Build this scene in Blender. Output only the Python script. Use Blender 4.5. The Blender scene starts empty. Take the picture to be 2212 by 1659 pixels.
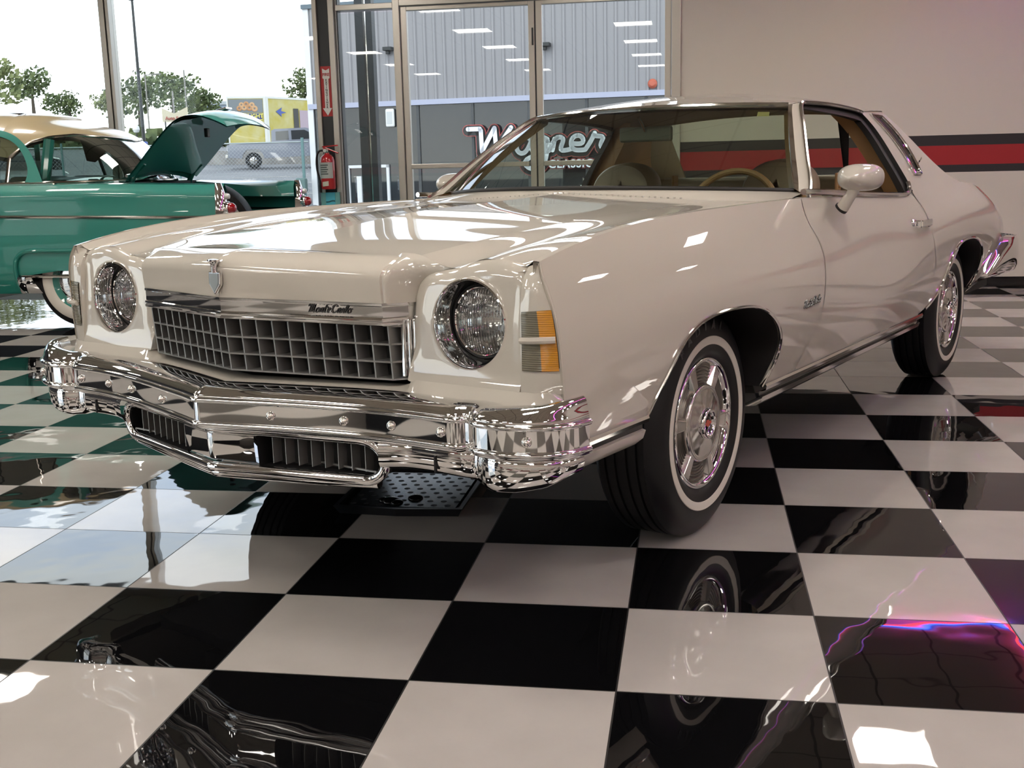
import bpy, bmesh, math, random
import numpy as np
from mathutils import Vector, Matrix

random.seed(7)
PI = math.pi
scene = bpy.context.scene
COL = scene.collection

# ------------------------------------------------------------------ camera
W_PX, H_PX = 2212.0, 1659.0
cam_data = bpy.data.cameras.new('camera')
cam_data.sensor_fit = 'HORIZONTAL'
cam_data.sensor_width = 36.0
cam_data.lens = 2377.44 / W_PX * 36.0
cam_data.clip_end = 600
cam = bpy.data.objects.new('camera', cam_data)
COL.objects.link(cam)
YAW, PITCH, ROLL = -0.165597303, 0.193194759, -0.0234164919
_f = Vector((math.sin(YAW) * math.cos(PITCH), math.cos(YAW) * math.cos(PITCH), -math.sin(PITCH)))
_r = Vector((math.cos(YAW), -math.sin(YAW), 0))
_u = _r.cross(_f)
_r2 = _r * math.cos(ROLL) + _u * math.sin(ROLL)
_u2 = _u * math.cos(ROLL) - _r * math.sin(ROLL)
_m = Matrix(((_r2.x, _u2.x, -_f.x, 1.52733), (_r2.y, _u2.y, -_f.y, -2.19102), (_r2.z, _u2.z, -_f.z, 1.10414), (0, 0, 0, 1)))
cam.matrix_world = _m
scene.camera = cam

# ------------------------------------------------------------------ colour management
scene.view_settings.view_transform = 'Standard'
scene.view_settings.look = 'None'
scene.view_settings.gamma = 1.0
scene.view_settings.use_curve_mapping = False
scene.view_settings.exposure = 0.0
scene.cycles.use_denoising = True
scene.cycles.max_bounces = 9
scene.cycles.diffuse_bounces = 3
scene.cycles.glossy_bounces = 5
scene.cycles.transmission_bounces = 6
scene.cycles.transparent_max_bounces = 14
scene.cycles.sample_clamp_indirect = 6.0
scene.cycles.caustics_reflective = False
scene.cycles.caustics_refractive = False

SKY_STRENGTH = 3.3
TROFFER = 23.0
NEON = 14.0

# ------------------------------------------------------------------ world: bright overcast sky
world = bpy.data.worlds.new('sky')
scene.world = world
world.use_nodes = True
nt = world.node_tree
nt.nodes.clear()
out = nt.nodes.new('ShaderNodeOutputWorld')
bg = nt.nodes.new('ShaderNodeBackground')
tc = nt.nodes.new('ShaderNodeTexCoord')
mp = nt.nodes.new('ShaderNodeMapping')
mp.inputs['Scale'].default_value = (1.0, 1.0, 3.5)
nz = nt.nodes.new('ShaderNodeTexNoise')
nz.inputs['Scale'].default_value = 2.2
nz.inputs['Detail'].default_value = 6
nz.inputs['Roughness'].default_value = 0.55
cr = nt.nodes.new('ShaderNodeValToRGB')
cr.color_ramp.elements[0].position = 0.38
cr.color_ramp.elements[0].color = (0.60, 0.72, 0.98, 1)
cr.color_ramp.elements[1].position = 0.62
cr.color_ramp.elements[1].color = (1.0, 1.0, 1.0, 1)
sep = nt.nodes.new('ShaderNodeSeparateXYZ')
rz = nt.nodes.new('ShaderNodeValToRGB')            # white towards the horizon
rz.color_ramp.elements[0].position = 0.0
rz.color_ramp.elements[0].color = (1, 1, 1, 1)
rz.color_ramp.elements[1].position = 0.20
rz.color_ramp.elements[1].color = (0, 0, 0, 1)
mx = nt.nodes.new('ShaderNodeMixRGB')
mx.inputs['Color2'].default_value = (1.0, 1.0, 0.98, 1)
nt.links.new(tc.outputs['Generated'], mp.inputs['Vector'])
nt.links.new(mp.outputs['Vector'], nz.inputs['Vector'])
nt.links.new(nz.outputs['Fac'], cr.inputs['Fac'])
nt.links.new(tc.outputs['Generated'], sep.inputs['Vector'])
nt.links.new(sep.outputs['Z'], rz.inputs['Fac'])
nt.links.new(rz.outputs['Color'], mx.inputs['Fac'])
nt.links.new(cr.outputs['Color'], mx.inputs['Color1'])
nt.links.new(mx.outputs['Color'], bg.inputs['Color'])
hz = nt.nodes.new('ShaderNodeMapRange')             # hazy band of sky near the horizon is the brightest
hz.interpolation_type = 'SMOOTHSTEP'
hz.inputs['From Min'].default_value = 0.30
hz.inputs['From Max'].default_value = 0.70
hz.inputs['To Min'].default_value = SKY_STRENGTH
hz.inputs['To Max'].default_value = SKY_STRENGTH * 0.38
nt.links.new(sep.outputs['Z'], hz.inputs['Value'])
nt.links.new(hz.outputs[0], bg.inputs['Strength'])
bg.inputs['Strength'].default_value = SKY_STRENGTH
nt.links.new(bg.outputs['Background'], out.inputs['Surface'])

sun_data = bpy.data.lights.new('sun', 'SUN')
sun_data.energy = 1.2
sun_data.angle = math.radians(12)
sun_data.color = (1.0, 0.96, 0.9)
sun = bpy.data.objects.new('sun', sun_data)
sun.rotation_euler = (math.radians(38), math.radians(-22), math.radians(20))
COL.objects.link(sun)

# ------------------------------------------------------------------ materials
MATS = {}
def mat(name, color=(0.8, 0.8, 0.8), rough=0.5, metal=0.0, coat=0.0, coat_rough=0.03, emit=None, emit_strength=0.0,
        spec=0.5, trans=0.0, ior=1.5, alpha=1.0, aniso=0.0):
    if name in MATS:
        return MATS[name]
    m = bpy.data.materials.new(name)
    m.use_nodes = True
    b = m.node_tree.nodes['Principled BSDF']
    b.inputs['Base Color'].default_value = (*color, 1)
    b.inputs['Roughness'].default_value = rough
    b.inputs['Metallic'].default_value = metal
    b.inputs['Coat Weight'].default_value = coat
    b.inputs['Coat Roughness'].default_value = coat_rough
    b.inputs['Specular IOR Level'].default_value = spec
    b.inputs['Transmission Weight'].default_value = trans
    b.inputs['IOR'].default_value = ior
    b.inputs['Alpha'].default_value = alpha
    b.inputs['Anisotropic'].default_value = aniso
    if emit:
        b.inputs['Emission Color'].default_value = (*emit, 1)
        b.inputs['Emission Strength'].default_value = emit_strength
    MATS[name] = m
    return m

def bsdf(m):
    return m.node_tree.nodes['Principled BSDF']

def noise_color(m, c1, c2, scale=8.0, detail=4, coord='Object', lo=0.35, hi=0.65):
    n = m.node_tree
    t = n.nodes.new('ShaderNodeTexCoord')
    z = n.nodes.new('ShaderNodeTexNoise')
    z.inputs['Scale'].default_value = scale
    z.inputs['Detail'].default_value = detail
    r = n.nodes.new('ShaderNodeValToRGB')
    r.color_ramp.elements[0].position = lo
    r.color_ramp.elements[1].position = hi
    r.color_ramp.elements[0].color = (*c1, 1)
    r.color_ramp.elements[1].color = (*c2, 1)
    n.links.new(t.outputs[coord], z.inputs['Vector'])
    n.links.new(z.outputs['Fac'], r.inputs['Fac'])
    n.links.new(r.outputs['Color'], bsdf(m).inputs['Base Color'])
    return m

def noise_bump(m, scale=40.0, strength=0.1, dist=0.01, detail=3):
    n = m.node_tree
    t = n.nodes.new('ShaderNodeTexCoord')
    z = n.nodes.new('ShaderNodeTexNoise')
    z.inputs['Scale'].default_value = scale
    z.inputs['Detail'].default_value = detail
    bp = n.nodes.new('ShaderNodeBump')
    bp.inputs['Strength'].default_value = strength
    bp.inputs['Distance'].default_value = dist
    n.links.new(t.outputs['Object'], z.inputs['Vector'])
    n.links.new(z.outputs['Fac'], bp.inputs['Height'])
    n.links.new(bp.outputs['Normal'], bsdf(m).inputs['Normal'])
    return m

def glass_mat(name, tint, reflect=1.0, ior=1.45):
    """thin pane: fresnel mix of a tinted see-through pass and a mirror reflection"""
    if name in MATS:
        return MATS[name]
    m = bpy.data.materials.new(name)
    m.use_nodes = True
    n = m.node_tree
    n.nodes.clear()
    o = n.nodes.new('ShaderNodeOutputMaterial')
    mix = n.nodes.new('ShaderNodeMixShader')
    tr = n.nodes.new('ShaderNodeBsdfTransparent')
    tr.inputs['Color'].default_value = (*tint, 1)
    gl = n.nodes.new('ShaderNodeBsdfGlossy')
    gl.inputs['Roughness'].default_value = 0.0
    gl.inputs['Color'].default_value = (0.95, 0.97, 1, 1)
    fr = n.nodes.new('ShaderNodeFresnel')
    fr.inputs['IOR'].default_value = ior
    mul = n.nodes.new('ShaderNodeMath')
    mul.operation = 'MULTIPLY'
    mul.use_clamp = True
    mul.inputs[1].default_value = reflect
    n.links.new(fr.outputs['Fac'], mul.inputs[0])
    n.links.new(mul.outputs[0], mix.inputs['Fac'])
    n.links.new(tr.outputs[0], mix.inputs[1])
    n.links.new(gl.outputs[0], mix.inputs[2])
    n.links.new(mix.outputs[0], o.inputs['Surface'])
    MATS[name] = m
    return m

M_PAINT = mat('cream_white_paint', (0.62, 0.58, 0.51), 0.6, coat=1.0, coat_rough=0.012, spec=0.12)
bsdf(M_PAINT).inputs['Coat IOR'].default_value = 1.9
M_CHROME = mat('chrome', (0.88, 0.88, 0.88), 0.025, metal=1.0)
M_SATIN = mat('brushed_aluminium', (0.62, 0.61, 0.59), 0.24, metal=1.0)
M_STAIN = mat('stainless_trim', (0.80, 0.78, 0.75), 0.10, metal=1.0)
M_GRILLE = mat('grey_grille_metal', (0.31, 0.31, 0.30), 0.40, metal=0.6)
M_BLACK = mat('black_void', (0.004, 0.004, 0.005), 0.6)
M_BLACKG = mat('black_gloss', (0.006, 0.006, 0.007), 0.12)
M_RUBBER = mat('black_rubber', (0.010, 0.010, 0.011), 0.42, spec=0.28)
M_SEAL = mat('black_weatherstrip', (0.012, 0.011, 0.011), 0.5)
M_WW = mat('whitewall_rubber', (0.72, 0.68, 0.60), 0.45)
M_TAN = noise_bump(mat('tan_vinyl', (0.40, 0.235, 0.105), 0.42), 220, 0.15, 0.002)
M_SEATV = noise_bump(mat('beige_vinyl', (0.34, 0.27, 0.175), 0.45), 220, 0.15, 0.002)
M_OLIVE = mat('olive_dash_vinyl', (0.10, 0.088, 0.05), 0.55)
M_HEAD = mat('headliner_cloth', (0.20, 0.15, 0.095), 0.9)
M_WGLASS = glass_mat('windscreen_glass', (0.70, 0.78, 0.70), 0.9)
M_SGLASS = glass_mat('storefront_glass', (0.93, 0.96, 0.95), 0.8)
M_LENS = mat('headlamp_glass', (0.93, 0.95, 0.95), 0.03, trans=0.92, ior=1.45)
M_AMBER = mat('amber_plastic', (0.80, 0.36, 0.02), 0.18, coat=0.6)
M_SMOKE = mat('smoked_clear_plastic', (0.20, 0.185, 0.125), 0.15, coat=0.8)
M_RED = mat('red_enamel', (0.45, 0.015, 0.018), 0.22, coat=0.5)
M_TEAL = mat('teal_paint', (0.022, 0.245, 0.200), 0.45, coat=1.0, coat_rough=0.015)
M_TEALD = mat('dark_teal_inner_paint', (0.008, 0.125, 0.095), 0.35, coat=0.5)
M_CREAM = mat('cream_roof_paint', (0.50, 0.405, 0.245), 0.30, coat=1.0, coat_rough=0.015)
M_REDLENS = mat('red_lamp_glass', (0.35, 0.006, 0.012), 0.08, coat=1.0)
M_ALU = mat('storefront_aluminium', (0.50, 0.475, 0.43), 0.36, metal=0.85)
M_DARK = mat('dark_frame_recess', (0.018, 0.020, 0.022), 0.4)
M_WHITE = mat('white_plastic', (0.78, 0.78, 0.76), 0.4)

# ------------------------------------------------------------------ geometry helpers
def tag(o, label=None, cat=None, group=None, kind=None):
    if label: o['label'] = label
    if cat: o['category'] = cat
    if group: o['group'] = group
    if kind: o['kind'] = kind
    return o

def empty(name, loc=(0, 0, 0), rz=0.0, parent=None):
    o = bpy.data.objects.new(name, None)
    COL.objects.link(o)
    o.location = loc
    o.rotation_euler = (0, 0, rz)
    o.empty_display_size = 0.2
    if parent: o.parent = parent
    return o

def obj(name, V, F, m, parent=None, smooth=True, sharp=32, solid=0.0, bevel=0.0, bseg=2, weld=False, out=None, mats=None, fmat=None, bang=30):
    me = bpy.data.meshes.new(name)
    V = [tuple(map(float, v)) for v in V]
    me.from_pydata(V, [], [tuple(map(int, f)) for f in F])
    bm = bmesh.new()
    bm.from_mesh(me)
    if weld:
        bmesh.ops.remove_doubles(bm, verts=bm.verts, dist=1e-5)
    if out is None:
        pass
    elif out == 'auto':
        bmesh.ops.recalc_face_normals(bm, faces=bm.faces)
    else:
        s = Vector((0, 0, 0))
        for f in bm.faces:
            f.normal_update()
            s += f.normal * f.calc_area()
        if s.dot(Vector(out)) < 0:
            bmesh.ops.reverse_faces(bm, faces=bm.faces)
    bm.to_mesh(me)
    bm.free()
    for mm in (mats or [m]):
        me.materials.append(mm)
    if fmat is not None and len(fmat) == len(me.polygons):
        me.polygons.foreach_set('material_index', fmat)
    me.polygons.foreach_set('use_smooth', [bool(smooth)] * len(me.polygons))
    if smooth and sharp:
        me.set_sharp_from_angle(angle=math.radians(sharp))
    o = bpy.data.objects.new(name, me)
    COL.objects.link(o)
    if parent: o.parent = parent
    if solid:
        md = o.modifiers.new('thickness', 'SOLIDIFY')
        md.thickness = abs(solid)
        md.offset = -1 if solid > 0 else 1
        md.use_rim = abs(solid) > .0125
    if bevel:
        md = o.modifiers.new('edges', 'BEVEL')
        md.width = bevel
        md.segments = bseg
        md.limit_method = 'ANGLE'
        md.angle_limit = math.radians(bang)
    return o

class MB:
    """collects shapes into one mesh"""
    def __init__(self):
        self.V = []; self.F = []; self.mi = []
    def add(self, V, F, mi=0):
        k = len(self.V)
        self.V += [tuple(map(float, v)) for v in V]
        self.F += [tuple(int(i) + k for i in f) for f in F]
        self.mi += [mi] * len(F)
        return self
    def box(self, c, s, mi=0, rot=None):
        hx, hy, hz = s[0] / 2, s[1] / 2, s[2] / 2
        vs = [Vector((sx * hx, sy * hy, sz * hz)) for sx in (-1, 1) for sy in (-1, 1) for sz in (-1, 1)]
        if rot is not None: vs = [rot @ v for v in vs]
        vs = [(v.x + c[0], v.y + c[1], v.z + c[2]) for v in vs]
        return self.add(vs, [(0, 1, 3, 2), (4, 6, 7, 5), (0, 4, 5, 1), (2, 3, 7, 6), (0, 2, 6, 4), (1, 5, 7, 3)], mi)
    def box2(self, a, b, mi=0):
        return self.box([(a[i] + b[i]) / 2 for i in range(3)], [abs(b[i] - a[i]) for i in range(3)], mi)
    def grid(self, P, mi=0, close_u=False, close_v=False):
        P = np.asarray(P, float)
        nu, nv = P.shape[:2]
        F = []
        for i in range(nu if close_u else nu - 1):
            for j in range(nv if close_v else nv - 1):
                i2, j2 = (i + 1) % nu, (j + 1) % nv
                F.append((i * nv + j, i2 * nv + j, i2 * nv + j2, i * nv + j2))
        return self.add(P.reshape(-1, 3), F, mi)
    def tube(self, path, r, n=10, mi=0, closed=False, caps=True):
        path = [Vector(p) for p in path]
        N = len(path)
        rr = r if hasattr(r, '__len__') else [r] * N
        rings = []
        prev = None
        for i, p in enumerate(path):
            if closed: d = path[(i + 1) % N] - path[i - 1]
            elif i == 0: d = path[1] - p
            elif i == N - 1: d = p - path[i - 1]
            else: d = path[i + 1] - path[i - 1]
            d.normalize()
            if prev is None:
                ref = Vector((0, 0, 1)) if abs(d.z) < 0.9 else Vector((1, 0, 0))
                a = d.cross(ref).normalized()
            else:
                a = (prev - d * prev.dot(d))
                a = a.normalized() if a.length > 1e-6 else d.orthogonal().normalized()
            prev = a
            b = d.cross(a)
            rings.append([p + (a * math.cos(t) + b * math.sin(t)) * rr[i] for t in [2 * PI * k / n for k in range(n)]])
        P = [[tuple(v) for v in ring] for ring in rings]
        k0 = len(self.V)
        self.grid(P, mi, close_u=closed, close_v=True)
        if caps and not closed:
            self.F.append(tuple(k0 + j for j in reversed(range(n)))); self.mi.append(mi)
            self.F.append(tuple(k0 + (N - 1) * n + j for j in range(n))); self.mi.append(mi)
        return self
    def lathe(self, prof, axis='y', c=(0, 0, 0), n=48, mi=0, closed=False):
        """prof: (radius, height along the axis)"""
        P = []
        for r, h in prof:
            ring = []
            for k in range(n):
                t = 2 * PI * k / n
                a, b = r * math.cos(t), r * math.sin(t)
                q = {'x': (h, a, b), 'y': (a, h, b), 'z': (a, b, h)}[axis]
                ring.append((q[0] + c[0], q[1] + c[1], q[2] + c[2]))
            P.append(ring)
        return self.grid(P, mi, close_u=closed, close_v=True)
    def prism(self, poly, axis, a, b, mi=0):
        """closed outline extruded along an axis from a to b"""
        n = len(poly)
        def pt(p, h):
            return {'x': (h, p[0], p[1]), 'y': (p[0], h, p[1]), 'z': (p[0], p[1], h)}[axis]
        V = [pt(p, a) for p in poly] + [pt(p, b) for p in poly]
        F = [tuple(range(n)), tuple(range(2 * n - 1, n - 1, -1))]
        F += [(i, i + n, (i + 1) % n + n, (i + 1) % n) for i in range(n)]
        return self.add(V, F, mi)
    def build(self, name, m, parent=None, **kw):
        if isinstance(m, (list, tuple)):
            return obj(name, self.V, self.F, m[0], parent, mats=list(m), fmat=list(self.mi), **kw)
        return obj(name, self.V, self.F, m, parent, **kw)

def copy_tree(o, parent=None):
    c = o.copy()
    COL.objects.link(c)
    if parent is not None: c.parent = parent
    for ch in [x for x in COL.objects if x.parent == o]:
        copy_tree(ch, c)
    return c

def resample(pts, n):
    pts = np.asarray(pts, float)
    d = np.r_[0, np.cumsum(np.linalg.norm(np.diff(pts, axis=0), axis=1))]
    t = np.linspace(0, d[-1], n)
    return np.stack([np.interp(t, d, pts[:, k]) for k in range(pts.shape[1])], 1)

def smooth_curve(pts, n):
    """natural cubic spline through the points, evenly resampled"""
    pts = np.asarray(pts, float)
    d = np.r_[0, np.cumsum(np.linalg.norm(np.diff(pts, axis=0), axis=1) ** 0.6)]
    f = nspline(d, pts)
    return resample(f(np.linspace(0, d[-1], max(8 * n, 200))), n)

def coons(top, bot, left, right):
    """top, bot (n,k) running the same way; left, right (m,k) running top to bottom -> (m,n,k)"""
    top, bot, left, right = [np.asarray(a, float) for a in (top, bot, left, right)]
    n, m = len(top), len(left)
    u = np.linspace(0, 1, n)[None, :, None]
    v = np.linspace(0, 1, m)[:, None, None]
    return ((1 - v) * top[None] + v * bot[None] + (1 - u) * left[:, None] + u * right[:, None]
            - ((1 - u) * (1 - v) * top[0] + u * (1 - v) * top[-1] + (1 - u) * v * bot[0] + u * v * bot[-1]))

def text_obj(name, body, size, m, loc, rot, parent=None, extrude=0.002, align='CENTER', shear=0.0, spacing=1.0, bold=0.0):
    cu = bpy.data.curves.new(name, 'FONT')
    cu.body = body
    cu.size = size
    cu.extrude = extrude
    cu.offset = bold
    cu.align_x = align
    cu.align_y = 'CENTER'
    cu.shear = shear
    cu.space_character = spacing
    cu.materials.append(m)
    tmp = bpy.data.objects.new(name + '_curve', cu)
    me = bpy.data.meshes.new_from_object(tmp)
    me.name = name
    bpy.data.objects.remove(tmp)
    bpy.data.curves.remove(cu)
    if not me.materials: me.materials.append(m)
    o = bpy.data.objects.new(name, me)
    COL.objects.link(o)
    o.location = loc
    o.rotation_euler = rot
    if parent: o.parent = parent
    return o
def nspline(xk, yk):
    """natural cubic spline through knots (xk increasing); yk may be 2-D"""
    xk=np.asarray(xk,float); yk=np.asarray(yk,float)
    n=len(xk); h=np.diff(xk)
    A=np.zeros((n,n)); B=np.zeros((n,)+yk.shape[1:])
    A[0,0]=A[-1,-1]=1
    for i in range(1,n-1):
        A[i,i-1]=h[i-1]; A[i,i]=2*(h[i-1]+h[i]); A[i,i+1]=h[i]
        B[i]=6*((yk[i+1]-yk[i])/h[i]-(yk[i]-yk[i-1])/h[i-1])
    M=np.linalg.solve(A,B)
    def f(x):
        x=np.asarray(x,float)
        i=np.clip(np.searchsorted(xk,x)-1,0,n-2)
        a=xk[i+1]-x; b=x-xk[i]; hh=h[i]
        if yk.ndim>1: a=a[...,None];b=b[...,None];hh=hh[...,None]
        return (M[i]*a**3+M[i+1]*b**3)/(6*hh)+(yk[i]/hh-M[i]*hh/6)*a+(yk[i+1]/hh-M[i+1]*hh/6)*b
    return f
# x, zc, yc, z1,y1, z2,y2, z3,y3, z4,y4   (crest, shoulder, bulge, lower, sill)
SIDE=np.array([
(-4.05,.780,.780,.735,.825,.690,.845,.61,.840,.50,.80),
(-3.5,.930,.830,.855,.900,.760,.935,.62,.915,.47,.860),
(-3.0,.985,.842,.890,.925,.770,.958,.62,.926,.46,.870),
(-2.5,.982,.848,.885,.925,.760,.955,.61,.928,.45,.882),
(-2.1,.964,.853,.862,.910,.720,.938,.60,.928,.45,.892),
(-1.7,.958,.856,.848,.898,.680,.926,.58,.932,.45,.900),
(-1.2,.972,.860,.853,.904,.690,.936,.58,.940,.45,.906),
(-.7,.983,.866,.860,.920,.720,.956,.59,.952,.45,.913),
(-.2,.980,.873,.868,.939,.740,.976,.60,.963,.46,.920),
(.2,.974,.880,.866,.944,.745,.977,.60,.964,.46,.924),
(.42,.965,.881,.862,.938,.740,.968,.60,.957,.46,.925),
(.66,.944,.880,.850,.925,.730,.952,.60,.946,.47,.926),
(.80,.924,.878,.840,.915,.725,.937,.60,.936,.47,.926),
(.95,.894,.875,.815,.905,.720,.921,.60,.926,.47,.926)])
_side=nspline(SIDE[:,0],SIDE[:,1:])
def Yside(x,z):
    """half width of the body side below the crest, vectorised"""
    x=np.atleast_1d(np.asarray(x,float)); z=np.atleast_1d(np.asarray(z,float))
    x,z=np.broadcast_arrays(x,z); sh=x.shape; x=x.ravel(); z=z.ravel()
    c=_side(np.clip(x,-4.06,.96))
    zk=c[:,[8,6,4,2,0]]; yk=c[:,[9,7,5,3,1]]   # increasing z
    # batch natural spline with 5 knots
    h=np.diff(zk,axis=1)
    N=len(x); A=np.zeros((N,3,3)); B=np.zeros((N,3))
    for i in range(1,4):
        r=i-1
        A[:,r,r]=2*(h[:,i-1]+h[:,i])
        if r>0: A[:,r,r-1]=h[:,i-1]
        if r<2: A[:,r,r+1]=h[:,i]
        B[:,r]=6*((yk[:,i+1]-yk[:,i])/h[:,i]-(yk[:,i]-yk[:,i-1])/h[:,i-1])
    M=np.zeros((N,5)); M[:,1:4]=np.linalg.solve(A,B[...,None])[...,0]
    i=np.clip((z[:,None]>zk).sum(1)-1,0,3); r=np.arange(N)
    a=zk[r,i+1]-z; b=z-zk[r,i]; hh=h[r,i]
    y=(M[r,i]*a**3+M[r,i+1]*b**3)/(6*hh)+(yk[r,i]/hh-M[r,i]*hh/6)*a+(yk[r,i+1]/hh-M[r,i+1]*hh/6)*b
    # straight continuation below the sill
    lo=z<zk[:,0]
    s=(yk[:,1]-yk[:,0])/h[:,0]-h[:,0]*(2*M[:,0]+M[:,1])/6
    y=np.where(lo,yk[:,0]+s*(z-zk[:,0]),y)
    return y.reshape(sh)
def Zcrest(x): return _side(np.clip(np.asarray(x,float),-4.06,.96))[...,0]
def Ycrest(x): return _side(np.clip(np.asarray(x,float),-4.06,.96))[...,1]
_yg=nspline([.95,1.0,1.08,1.17,1.26,1.33],[.866,.842,.795,.737,.674,.618])
def Ygreen(z): return _yg(z)
# ------------------------------------------------------------------ the showroom
T = 0.4572                                   # floor tile edge
XL, XR, YF, YB, ZC = -9.0, 10.6, -7.5, 7.92, 3.2

def make_floor_mat():
    m = bpy.data.materials.new('checker_tile')
    m.use_nodes = True
    n = m.node_tree; L = n.links
    b = bsdf(m)
    t = n.nodes.new('ShaderNodeTexCoord')
    sc = n.nodes.new('ShaderNodeVectorMath'); sc.operation = 'SCALE'
    sc.inputs['Scale'].default_value = 1 / T
    L.new(t.outputs['Object'], sc.inputs[0])
    fl = n.nodes.new('ShaderNodeVectorMath'); fl.operation = 'FLOOR'
    L.new(sc.outputs[0], fl.inputs[0])
    fr = n.nodes.new('ShaderNodeVectorMath'); fr.operation = 'FRACTION'
    L.new(sc.outputs[0], fr.inputs[0])
    def math_(op, a, bb=None, val=None):
        k = n.nodes.new('ShaderNodeMath'); k.operation = op
        L.new(a, k.inputs[0])
        if bb is not None: L.new(bb, k.inputs[1])
        if val is not None: k.inputs[1].default_value = val
        return k.outputs[0]
    s1 = n.nodes.new('ShaderNodeSeparateXYZ'); L.new(fl.outputs[0], s1.inputs[0])
    s2 = n.nodes.new('ShaderNodeSeparateXYZ'); L.new(fr.outputs[0], s2.inputs[0])
    par = math_('ABSOLUTE', math_('MODULO', math_('ADD', s1.outputs['X'], s1.outputs['Y']), val=2.0))
    odd = math_('GREATER_THAN', par, val=0.5)
    # grout: distance to the tile edge
    def edge(s):
        return math_('MINIMUM', s, math_('SUBTRACT_', s) if False else inv(s))
    def inv(s):
        k = n.nodes.new('ShaderNodeMath'); k.operation = 'SUBTRACT'
        k.inputs[0].default_value = 1.0
        L.new(s, k.inputs[1])
        return k.outputs[0]
    e = math_('MINIMUM', edge(s2.outputs['X']), edge(s2.outputs['Y']))
    grout = math_('LESS_THAN', e, val=0.0042)
    # white tile: faint cloudy variation
    nz = n.nodes.new('ShaderNodeTexNoise'); nz.inputs['Scale'].default_value = 5.0; nz.inputs['Detail'].default_value = 5
    L.new(t.outputs['Object'], nz.inputs['Vector'])
    rw = n.nodes.new('ShaderNodeValToRGB')
    rw.color_ramp.elements[0].position = 0.3; rw.color_ramp.elements[0].color = (0.435, 0.405, 0.378, 1)
    rw.color_ramp.elements[1].position = 0.7; rw.color_ramp.elements[1].color = (0.475, 0.443, 0.415, 1)
    L.new(nz.outputs['Fac'], rw.inputs['Fac'])
    mixc = n.nodes.new('ShaderNodeMixRGB')
    mixc.inputs['Color1'].default_value = (0.0035, 0.0035, 0.004, 1)
    L.new(rw.outputs['Color'], mixc.inputs['Color2']); L.new(odd, mixc.inputs['Fac'])
    mg = n.nodes.new('ShaderNodeMixRGB'); mg.inputs['Color2'].default_value = (0.012, 0.011, 0.010, 1)
    L.new(mixc.outputs['Color'], mg.inputs['Color1']); L.new(grout, mg.inputs['Fac'])
    L.new(mg.outputs['Color'], b.inputs['Base Color'])
    # roughness: polished tile, matt grout
    rr = n.nodes.new('ShaderNodeMapRange'); rr.inputs['To Min'].default_value = 0.018; rr.inputs['To Max'].default_value = 0.5
    L.new(grout, rr.inputs['Value']); L.new(rr.outputs[0], b.inputs['Roughness'])
    b.inputs['IOR'].default_value = 1.52
    # slightly wavy glaze, and every tile laid a touch out of level
    wn = n.nodes.new('ShaderNodeTexWhiteNoise'); wn.noise_dimensions = '2D'
    L.new(fl.outputs[0], wn.inputs['Vector'])
    sub = n.nodes.new('ShaderNodeVectorMath'); sub.operation = 'SUBTRACT'; sub.inputs[1].default_value = (0.5, 0.5, 0.5)
    L.new(wn.outputs['Color'], sub.inputs[0])
    scl = n.nodes.new('ShaderNodeVectorMath'); scl.operation = 'MULTIPLY'; scl.inputs[1].default_value = (0.006, 0.006, 0)
    L.new(sub.outputs[0], scl.inputs[0])
    n2 = n.nodes.new('ShaderNodeTexNoise'); n2.inputs['Scale'].default_value = 7.0; n2.inputs['Detail'].default_value = 1.0
    L.new(t.outputs['Object'], n2.inputs['Vector'])
    bp = n.nodes.new('ShaderNodeBump'); bp.inputs['Strength'].default_value = 0.12; bp.inputs['Distance'].default_value = 0.006
    L.new(n2.outputs['Fac'], bp.inputs['Height'])
    ad = n.nodes.new('ShaderNodeVectorMath'); ad.operation = 'ADD'
    L.new(bp.outputs['Normal'], ad.inputs[0]); L.new(scl.outputs[0], ad.inputs[1])
    no = n.nodes.new('ShaderNodeVectorMath'); no.operation = 'NORMALIZE'
    L.new(ad.outputs[0], no.inputs[0]); L.new(no.outputs[0], b.inputs['Normal'])
    return m
M_FLOOR = make_floor_mat()
fb = MB().add([(XL, YF, 0), (XR, YF, 0), (XR, YB + .12, 0), (XL, YB + .12, 0), (XL, YF, -.12), (XR, YF, -.12), (XR, YB + .12, -.12), (XL, YB + .12, -.12)],
              [(0, 1, 2, 3), (7, 6, 5, 4), (0, 4, 5, 1), (1, 5, 6, 2), (2, 6, 7, 3), (3, 7, 4, 0)])
tag(fb.build('floor', M_FLOOR, smooth=False), kind='structure')

def make_ceiling_mat():
    m = mat('ceiling_tile', (0.50, 0.455, 0.385), 0.9)
    n = m.node_tree; L = n.links
    t = n.nodes.new('ShaderNodeTexCoord')
    br = n.nodes.new('ShaderNodeTexBrick')
    br.offset = 0.0
    br.inputs['Scale'].default_value = 1.0
    br.inputs['Brick Width'].default_value = 0.61
    br.inputs['Row Height'].default_value = 0.61
    br.inputs['Mortar Size'].default_value = 0.012
    br.inputs['Mortar Smooth'].default_value = 0.0
    br.inputs['Color1'].default_value = (0.52, 0.475, 0.40, 1)
    br.inputs['Color2'].default_value = (0.48, 0.435, 0.37, 1)
    br.inputs['Mortar'].default_value = (0.14, 0.125, 0.11, 1)
    L.new(t.outputs['Object'], br.inputs['Vector'])
    L.new(br.outputs['Color'], bsdf(m).inputs['Base Color'])
    return m
tag(MB().box2((XL, YF, ZC), (XR, YB + .1, ZC + .12)).build('ceiling', make_ceiling_mat(), smooth=False), kind='structure')

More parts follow.
